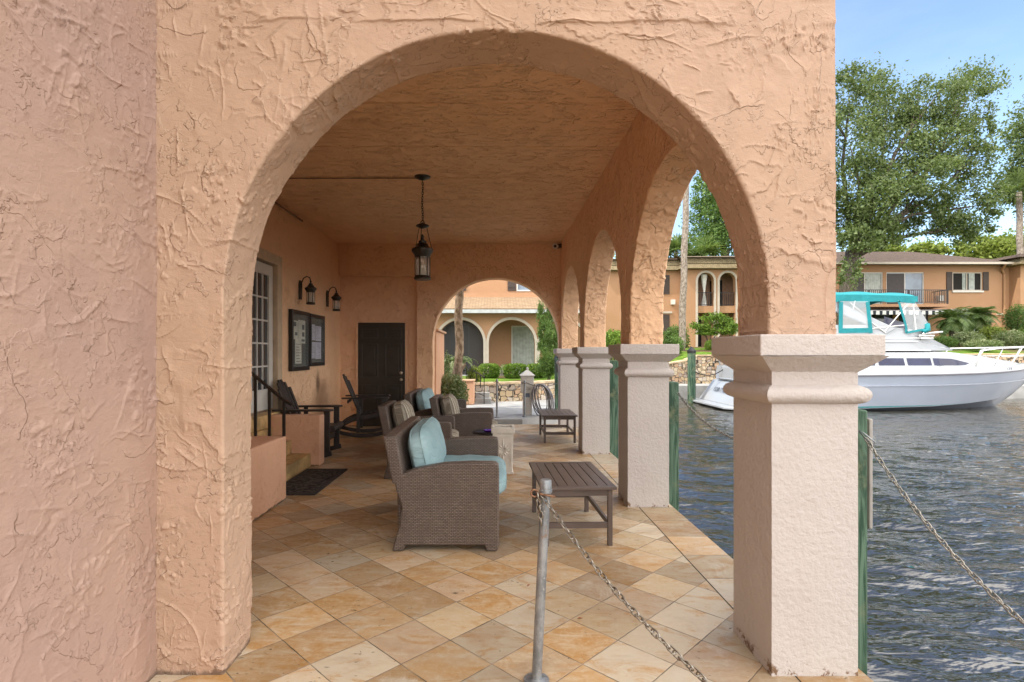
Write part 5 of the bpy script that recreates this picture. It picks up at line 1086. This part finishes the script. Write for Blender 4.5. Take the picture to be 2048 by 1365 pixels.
#@@PART5
# ================================================================== PLANTS
def leaf_quads(C, size, flat=.0, asp=.55, rs=None, up=0):
    rs = rs or nr; n = len(C); d = rs.normal(size=(n, 3)); d[:, 2] *= (1 - flat); d /= np.linalg.norm(d, axis=1)[:, None]
    e = rs.normal(size=(n, 3)); e -= (e * d).sum(1)[:, None] * d; e /= np.linalg.norm(e, axis=1)[:, None]
    s = size * rs.uniform(.6, 1.3, (n, 1)); a = C - d * s / 2; b = C + d * s / 2; w = e * s * asp / 2; nn = np.cross(d, e) * s * .12
    V = np.stack([a, C + w + nn, b, C - w + nn], 1).reshape(-1, 3); Q = np.arange(4 * n).reshape(-1, 4); return V, Q
def blob_points(blobs, n, rs, shell=.55, sub=7, cl=.30):
    vol = np.array([b[3] * b[4] * b[5] for b in blobs]) ** .72; cnt = (vol / vol.sum() * n).astype(int); out = []
    for b, k in zip(blobs, cnt):
        ns = max(3, int(sub * (max(b[3:6])) ** .8 * 3)); u = rs.normal(size=(ns, 3)); u /= np.linalg.norm(u, axis=1)[:, None]; r = rs.uniform(shell, 1.0, (ns, 1)); ctr = u * r
        idx = rs.randint(0, ns, k); q = ctr[idx] + rs.normal(size=(k, 3)) * cl * rs.uniform(.4, 1.0, (ns, 1))[idx]
        out.append(q * np.array(b[3:6]) + np.array(b[:3]))
    return np.concatenate(out)
def tree(name, label, base, blobs, n, leaf, lmat, bmat, trunk_r, limbs, group=None, cat='tree', seed=1, asp=.55, trunk=None, sub=7, cl=.30):
    rs = np.random.RandomState(seed); root = thing(name, label, cat, base, 0, group); o = np.array(base)
    C = blob_points(blobs, n, rs, sub=sub, cl=cl) - o; V, Q = leaf_quads(C, leaf, rs=rs, asp=asp); fast_mesh('crown', V, Q, lmat, root)
    m = MB(); rr_ = random.Random(seed)
    if trunk: m.tube([Vector(p) - Vector(base) for p in trunk], [trunk_r * (1 - .45 * i / len(trunk)) for i in range(len(trunk))], 12)
    top = Vector(trunk[-1]) - Vector(base) if trunk else Vector((0, 0, .3))
    for b in blobs[:limbs]:
        e = Vector(b[:3]) - Vector(base); mid = top.lerp(e, .5) + Vector((rr_.uniform(-.1, .1), rr_.uniform(-.1, .1), rr_.uniform(0, .12))) * (e - top).length; r0 = trunk_r * .30
        m.tube([top - Vector((0, 0, trunk_r)), top.lerp(mid, .5) + Vector((0, 0, .02)), mid, mid.lerp(e, .6), e], [r0, r0 * .8, r0 * .6, r0 * .35, r0 * .12], 7)
        for j in range(3): q = e + Vector((rr_.uniform(-1, 1) * b[3], rr_.uniform(-1, 1) * b[4], rr_.uniform(-.5, 1) * b[5])) * .8; m.tube([mid.lerp(e, .4), mid.lerp(e, .5).lerp(q, .5), q], [r0 * .35, r0 * .2, r0 * .05], 5)
    m.build('trunk', bmat, root, smooth=True); return root
def bl(px, py, rx, ry, Y, dy=None):           # crown lobe from photo pixels
    c = P(px, py, Y); s = Y / F; return (c.x, c.y, c.z, rx * s, (dy or min(rx, 70) * 1.0) * s, ry * s)
Yo = 31
oak = [bl(1700, 190, 60, 55, Yo), bl(1775, 215, 75, 60, Yo + 1), bl(1860, 200, 70, 50, Yo), bl(1925, 185, 62, 42, Yo + 1), bl(1965, 240, 24, 40, Yo), bl(1700, 290, 70, 70, Yo - 1), bl(1800, 310, 80, 55, Yo), bl(1900, 290, 75, 60, Yo), bl(1950, 330, 38, 55, Yo), bl(1690, 400, 60, 60, Yo), bl(1760, 400, 60, 50, Yo - 2), bl(1850, 395, 50, 40, Yo), bl(1940, 415, 55, 55, Yo), bl(1910, 460, 40, 32, Yo), bl(1800, 445, 50, 34, Yo), bl(1720, 480, 46, 26, Yo - 2), bl(1780, 375, 50, 40, Yo - 2), bl(1870, 350, 50, 40, Yo - 2), bl(1770, 480, 34, 18, Yo - 1), bl(1960, 465, 26, 26, Yo), bl(1745, 450, 50, 34, Yo - 1), bl(1870, 440, 45, 34, Yo), bl(1600, 230, 80, 90, Yo + 1), bl(1610, 380, 60, 80, Yo), bl(1700, 545, 24, 34, Yo - 2), bl(1730, 470, 32, 22, Yo - 1), bl(1690, 460, 34, 40, Yo - 1)]
B = P(1690, 700, Yo)
tree('live_oak', 'great spreading live oak rising behind the bimini topped boat', (B.x, Yo, 1.6), oak, 68000, .175, L_OAK, M_BARK, .50, 16, 'trees beyond the canal', seed=3, trunk=[(B.x, Yo, 1.5), (B.x + .1, Yo, 4.5), P(1697, 560, Yo), P(1705, 500, Yo)], sub=5, cl=.26)
Yq = 44
tree('live_oak', 'dark leafy oak at the right edge of the photo', (P(2120, 700, Yq).x, Yq, 1.6), [bl(2078, 250, 48, 50, Yq), bl(2045, 320, 24, 46, Yq), bl(2080, 360, 70, 60, Yq), bl(2130, 280, 90, 80, Yq)], 16000, .27, L_OAK, M_BARK, .5, 4, 'trees beyond the canal', seed=5, trunk=[(P(2120, 700, Yq).x, Yq, 1.5), P(2115, 480, Yq)], sub=5)
Yt = 52
tree('oak_tree', 'tall dark tree behind the arched balcony house', (P(1430, 700, Yt).x, Yt, 1.6), [bl(1412, 375, 26, 32, Yt), bl(1430, 440, 52, 50, Yt), bl(1470, 400, 60, 60, Yt), bl(1510, 470, 60, 60, Yt), bl(1415, 480, 45, 30, Yt), bl(1395, 420, 18, 24, Yt)], 26000, .24, L_CYP, M_BARK, .5, 4, 'trees beyond the canal', seed=8, trunk=[(P(1450, 700, Yt).x, Yt, 1.5), P(1450, 500, Yt)])
for k, (px, py, rx, ry, Y, lab) in enumerate(((1850, 505, 34, 22, 50, 'yellow green tree top peeping over the brown roof left of centre'), (1960, 500, 40, 26, 48, 'yellow green tree top above the right end of the brown roof'), (2040, 495, 46, 34, 50, 'bright green tree top at the right edge behind the roofs'), (1745, 500, 40, 18, 54, 'small green tree top seen behind the oak trunk above the roof'), (1235, 540, 60, 50, 60, 'leafy tree beyond the far side of the arcade'))):
    tree('garden_tree', lab, (P(px, 700, Y).x, Y, 1.6), [bl(px, py, rx, ry, Y), bl(px + rx * .6, py + 6, rx * .7, ry * .8, Y), bl(px - rx * .6, py + 8, rx * .7, ry * .8, Y)], 3800, .34, L_LITE, M_BARK, .25, 3, 'trees beyond the canal', seed=20 + k, trunk=[(P(px, 700, Y).x, Y, 1.5), P(px, py + 20, Y)])
# palms
def frond(m_v, m_q, base, az, elev, L, rs, leaf_l=.35, n=16, droop=1.0, w=.028):
    d = np.array([math.cos(az), math.sin(az), 0]); pts = []; p = np.array(base, float); e = elev
    for i in range(n + 1): pts.append(p.copy()); p = p + (d * math.cos(e) + np.array([0, 0, math.sin(e)])) * L / n; e -= droop * 1.5 / n
    side = np.array([-d[1], d[0], 0])
    for i in range(n + 1):
        t_ = i / n; ll = leaf_l * (math.sin(math.pi * min(1, .15 + t_ * .85)) ** .6 + .1); tan = pts[min(i + 1, n)] - pts[max(i - 1, 0)]; tan = tan / (np.linalg.norm(tan) + 1e-9)
        for sg in (-1, 1):
            dv = side * sg * .8 + tan * .65 + np.array([0, 0, -.25 + rs.uniform(-.15, .15)]); dv /= np.linalg.norm(dv); q = pts[i] + dv * ll; up = np.cross(dv, tan); up /= np.linalg.norm(up) + 1e-9; wv = np.cross(up, dv) * w
            k = len(m_v); m_v += [pts[i] - wv, pts[i] + dv * ll * .5 - wv * 1.2 , q, pts[i] + wv]; m_q.append((k, k + 1, k + 2, k + 3))
    for i in range(n):
        k = len(m_v); sv2 = side * .018; m_v += [pts[i] - sv2, pts[i + 1] - sv2, pts[i + 1] + sv2, pts[i] + sv2]; m_q.append((k, k + 1, k + 2, k + 3))
def fan(m_v, m_q, base, az, elev, L, rs, fl=.8, n=15):
    d = np.array([math.cos(az) * math.cos(elev), math.sin(az) * math.cos(elev), math.sin(elev)]); c = np.array(base) + d * L; side = np.array([-math.sin(az), math.cos(az), 0]); up = np.cross(side, d)
    k = len(m_v); sv2 = side * .02; m_v += [np.array(base) - sv2, c - sv2, c + sv2, np.array(base) + sv2]; m_q.append((k, k + 1, k + 2, k + 3))
    for i in range(n):
        a = (i / (n - 1) - .5) * 4.0; dv = d * math.cos(a) + side * math.sin(a) + np.array([0, 0, -.18 * abs(a)]); dv /= np.linalg.norm(dv); w = np.cross(dv, up); w = w / (np.linalg.norm(w) + 1e-9) * fl * .055
        q = c + dv * fl * rs.uniform(.85, 1.05) + np.array([0, 0, -.15 * fl]); k = len(m_v); m_v += [c, c + dv * fl * .55 - w, q, c + dv * fl * .55 + w]; m_q.append((k, k + 1, k + 2, k + 3))
def palm(name, label, base, top, r, kind, n, L, mat=L_PALM, bm=M_PBARK, ll=.35, group=None, seed=1, cat='palm', dry=0):
    rs = np.random.RandomState(seed); root = thing(name, label, cat, base, 0, group); v, q = [], []; tp = np.array(top) - np.array(base)
    for i in range(n):
        az = i * 2.399 + rs.uniform(-.2, .2); el = rs.uniform(-.5, 1.35)
        if kind == 'fan': fan(v, q, tp, az, el, L * rs.uniform(.6, 1), rs, ll)
        else: frond(v, q, tp, az, el, L * rs.uniform(.8, 1.1), rs, ll, droop=rs.uniform(.8, 1.3))
    fast_mesh('crown', np.array(v), np.array(q), mat, root)
    if dry:
        v, q = [], []
        for i in range(dry): fan(v, q, tp, i * 2.4, rs.uniform(-1.4, -.9), L * .6, rs, ll * .8)
        fast_mesh('dead_fronds', np.array(v), np.array(q), L_DRY, root)
    b = Vector((0, 0, -.1)); m = MB(); t_ = Vector(tp); nn = 24
    m.tube([b.lerp(t_, i / nn) + Vector((.02 * math.sin(i), 0, 0)) for i in range(nn + 1)], [r * (1.08 if i % 2 else .98) * (1.15 - .25 * i / nn) for i in range(nn + 1)], 12); m.build('trunk', bm, root, smooth=True); return root
palm('palm_tree', 'tall slim palm trunk in front of the arched balcony house', tuple(P(1363, 700, 30)), tuple(P(1376, 262, 30)), .165, 'fan', 14, .9, ll=.8, group='palms beyond the canal', seed=2)
for k, (px, py, Y, L, ll, lab, dr) in enumerate(((1410, 512, 47, 1.0, 1.35, 'bushy cabbage palm showing over the mansard roof', 0), (1352, 505, 46, .9, 1.2, 'cabbage palm with brown dead fronds left of the tall palm trunk', 8), (1395, 530, 49, .8, 1.1, 'small cabbage palm tucked between the taller palm crowns', 0))):
    palm('cabbage_palm', lab, tuple(P(px, 700, Y)), tuple(P(px, py, Y)), .2, 'fan', 34, L, group='palms beyond the canal', ll=ll, seed=5 + k, dry=dr)
palm('palm_tree', 'palm with drooping fronds and bare trunk at the right edge', tuple(P(2044, 700, 40)), tuple(P(2038, 385, 40)), .2, 'fan', 26, 1.0, ll=1.1, mat=L_OAK, group='palms beyond the canal', seed=9)
for k, (px, py, Y, lab) in enumerate(((1903, 640, 33, 'feathery dwarf palm just right of the striped awning'), (1955, 632, 34, 'feathery dwarf palm covering the lower window'))):
    palm('dwarf_palm', lab, tuple(P(px, 708, Y)), tuple(P(px, py, Y)), .13, 'feather', 42, 1.3, mat=L_PALM, bm=M_BARK, ll=.42, group='dwarf palms before the brown roofed house', seed=15 + k)
palm('palm_tree', 'brown palm trunk rising just beyond the end arch', (-.93, 13.5, .09), (-.90, 13.5, 5.2), .095, 'fan', 12, .8, ll=.7, bm=M_PBARK2, seed=31)
def bush(name, label, c, r, n, leaf, mat, box=False, group=None, cat='shrub', seed=1, asp=.6, base=None):
    rs = np.random.RandomState(seed); bz = base if base is not None else c[2] - r[2]; root = thing(name, label, cat, (c[0], c[1], bz), 0, group)
    u = rs.uniform(-1, 1, (n, 3)) if box else rs.normal(size=(n, 3))
    if box:
        f = np.abs(u).max(1); e = 4.0; L = (np.abs(u) ** e).sum(1) ** (1 / e); u = u / L[:, None] * rs.uniform(.72, 1.0, (n, 1)) ** .5
    else: u /= np.linalg.norm(u, axis=1)[:, None]; u *= rs.uniform(.45, 1.0, (n, 1)) * (1 + .25 * pnoise(u * 2 + seed))[:, None]
    C = u * np.array(r) + np.array([0, 0, c[2] - bz]); C += rs.normal(size=C.shape) * leaf * .3; V, Q = leaf_quads(C, leaf, rs=rs, asp=asp); fast_mesh('foliage', V, Q, mat, root)
    m = MB(); m.tube([(0, 0, 0), (0, 0, (c[2] - bz))], .03, 6)
    for k in range(5): a = k * 1.26; m.tube([(0, 0, .05), (r[0] * .6 * math.cos(a), r[1] * .6 * math.sin(a), c[2] - bz)], .018, 5)
    m.build('stem', M_BARK, root); return root
for k, (px, w, lab) in enumerate(((978, 20, 'clipped round hedge left of the three on the lawn'), (1031, 23, 'middle clipped hedge directly behind the dock pedestal'), (1073, 19, 'clipped hedge rightmost beside the columnar juniper'))):
    Y = 20.6; s = Y / F; bush('clipped_hedge', lab, tuple(P(px, 743, Y)), (w * s, .38, 14.5 * s), 5200, .06, L_HEDGE, True, 'clipped hedges on the lawn', 'hedge', 40 + k)
c0 = P(1098, 690, 19); root = tree('columnar_juniper', 'tall columnar juniper at the right side of the end arch', (c0.x, 19, .5), [bl(1090, 625, 15, 40, 19), bl(1097, 670, 24, 40, 19), bl(1100, 710, 25, 38, 19), bl(1096, 735, 20, 22, 19)], 26000, .060, L_CYP, M_BARK, .06, 4, seed=12, trunk=[(c0.x, 19, .45), (c0.x, 19, 1.2)], sub=16, cl=.2, asp=.4)
c0 = P(898, 790, 12.6); bush('variegated_shrub', 'loose variegated shrub at the foot of the brown palm trunk', (-1.02, 12.35, .55), (.40, .42, .46), 6500, .055, L_VAR, False, None, 'shrub', 51)
bush('garden_shrub', 'leafy green shrub under the left windows of the arched balcony house', tuple(P(1350, 682, 33)), (.85, .8, .95), 4500, .11, L_CYP, False, None, 'shrub', 52)
bush('garden_shrub', 'small round yellow green shrub beside the little branching tree', tuple(P(1424, 693, 30)), (.42, .4, .38), 2200, .08, L_HEDGE, False, None, 'shrub', 53)
bush('garden_shrub', 'green shrub showing between the second and third columns', tuple(P(1229, 682, 22)), (.6, .6, .45), 3200, .08, L_HEDGE, False, None, 'shrub', 54, base=.6)
bush('garden_shrub', 'shrub glimpsed between the second column and its green piling', tuple(P(1348, 690, 28)), (.55, .5, .5), 1800, .09, L_CYP, False, None, 'shrub', 56, base=1.0)
Ys = 31
tree('small_garden_tree', 'small many branched garden tree before the arched balconies', (P(1418, 700, Ys).x, Ys, 1.7), [bl(1400, 652, 20, 10, Ys), bl(1425, 637, 24, 10, Ys), bl(1450, 648, 24, 12, Ys), bl(1410, 666, 20, 7, Ys), bl(1440, 662, 24, 9, Ys), bl(1462, 655, 14, 12, Ys)], 5200, .12, L_HEDGE, M_BARK, .09, 6, seed=61, trunk=[(P(1418, 700, Ys).x, Ys, 1.6), P(1418, 692, Ys)], sub=8)
k = 0
for (px, py, rx, ry, Y, mt, lab) in ((1935, 680, 26, 18, 31, L_VAR, 'olive shrub below the lower window'), (1885, 686, 22, 13, 31, L_CYP, 'dark low shrub under the left dwarf palm'), (1985, 672, 22, 20, 32, L_LITE, 'yellow green shrub right of the lower window'), (2020, 680, 28, 20, 31, L_VAR, 'strappy pale shrub near the downspout'), (2035, 640, 18, 32, 32, L_CYP, 'taller green shrub at the right edge beside the downspout'), (2062, 680, 24, 26, 31, L_HEDGE, 'bright shrub just out at the right edge'), (1965, 690, 30, 10, 29, L_VAR, 'low ground hugging plant above the stone wall')):
    s = Y / F; bush('border_shrub', lab, tuple(P(px, py, Y)), (rx * s, .8, ry * s), int(3200), .13, mt, False, 'shrubs before the brown roofed house', 'shrub', 70 + k, asp=.35); k += 1
# garden at the left beyond the end arch: wing wall, steps, pier, rail, urn
gw = thing('garden_wall', 'pink stucco wing wall with a tile cap beyond the end arch', 'wall', (-1.32, 11.9, 0)); m = MB(); m.box(-.10, .10, -.78, .9, 0, 1.92); m.build('wall', M_CHK, gw, bevel=.015); m = MB(); m.box(-.14, .15, -.80, .94, 1.923, 1.97); m.build('cap', simple('terracotta_cap', (.55, .33, .2), .7), gw, bevel=.01)
gp = thing('stucco_pier', 'low pink stucco pier beside the garden steps', 'pier', (-.78, 14.6, .09)); m = MB(); m.box(-.17, .19, -.12, .5, 0, .62); m.build('pier', M_CHK, gp, bevel=.015); m = MB(); m.box(-.19, .21, -.14, .52, .622, .66); m.build('cap', simple('terracotta_cap', (.55, .33, .2), .7), gp, bevel=.008)
gs = thing('garden_steps', 'concrete garden steps climbing between pier and stone wall', 'steps', (-.35, 14.9, .09))
for i in range(3): m = MB(); m.box(-.22, .22 - .05 * i, .0 + i * .25, 1.0, .14 * i + .001, .14 * (i + 1)); m.build('step', M_CONC, gs, bevel=.01)
ir = thing('iron_railing', 'black iron railing descending beside the garden steps', 'railing', (-.25, 14.8, .09)); m = MB(); a = P(946, 741, 15.6); b = P(969, 755, 14.8); o_ = Vector(ir.location)
m.bar(a - o_, b - o_, .03, .03); m.bar(P(947, 783, 15.6) - o_, P(969, 792, 14.8) - o_, .02, .02)
for f in (0, .33, .66, .97): p = a.lerp(b, f); m.box(p.x - o_.x - .012, p.x - o_.x + .012, p.y - o_.y - .012, p.y - o_.y + .012, (.42 if f < .9 else 0), p.z - o_.z)
m.build('balusters', M_BLACK, ir)
ir2 = thing('iron_railing', 'black iron railing behind the palm trunk at the top of the garden steps', 'railing', (-1.1, 17, .5)); m = MB(); m.bar((-.6, 0, .5), (.55, 0, .38), .03, .03)
for i in range(7): x = -.55 + i * .18; m.box(x - .011, x + .011, -.011, .011, 0, .5 - .1 * (x + .6))
m.build('balusters', M_BLACK, ir2)
ur = thing('garden_urn', 'brown stone urn overflowing with feathery plants on the garden wall', 'urn', (-1.15, 15.6, .5)); m = MB(); m.box(-.16, .16, -.16, .16, 0, .30); m.lathe([(.12, .30), (.10, .36), (.2, .46), (.26, .58), (.28, .62), (.30, .66), (.27, .67), (.2, .66)]); m.build('urn', simple('urn_stone', (.28, .20, .15), .8, .2, 0, .3, 12, .01, 30), ur, smooth=40)
v_, q_ = [], []; rs = np.random.RandomState(77)
for i in range(46): frond(v_, q_, (rs.uniform(-.15, .15), rs.uniform(-.12, .12), .66), i * 2.4, rs.uniform(.5, 1.4), rs.uniform(.35, .75), rs, .10, 9, 1.5, .010)
fast_mesh('feathery_plant', np.array(v_), np.array(q_), L_VAR, ur)
bush('trailing_plant', 'yellowing trailing plant hanging right of the garden urn', (-.62, 15.7, .75), (.22, .2, .36), 1500, .06, L_LITE, False, None, 'plant', 78, base=.45)
bush('trailing_plant', 'green trailing plant climbing the end of the pink wing wall', (-1.16, 12.95, .9), (.08, .15, .65), 900, .05, L_VAR, False, None, 'plant', 79, base=.1)
dc = thing('potted_plant', 'dark potted bromeliad on the porch between the hedges', 'plant', (P(1003, 745, 23).x, 23, .45)); m = MB(); m.lathe([(.12, 0), (.17, .3), (.19, .34), (.15, .33)]); m.build('pot', M_GREY, dc, smooth=40)
v_, q_ = [], []
for i in range(18): frond(v_, q_, (0, 0, .3), i * 2.4, rs.uniform(.5, 1.3), .6, rs, .10, 8, 1.3, .02)
fast_mesh('leaves', np.array(v_), np.array(q_), L_OAK, dc)
# dry leaves on the paving
for k, (px, py, lab) in enumerate(((1160, 1238, 'small reddish dry leaf on the paving right of the post'), (1057, 1172, 'tiny rusty dry leaf on the paving left of the post'))):
    Y = 1.48 * F / (py - 706); c = P(px, py, Y); lf = thing('fallen_leaf', lab, 'leaf', (c.x, Y, .002), k * 1.1, 'dry leaves on the paving'); m = MB(); m.add([(-.018, 0, .001), (0, -.008, .006), (.018, 0, .001), (0, .008, .004)], [(0, 1, 2, 3)]); m.build('blade', simple('dry_leaf', (.30, .08, .03), .7), lf)
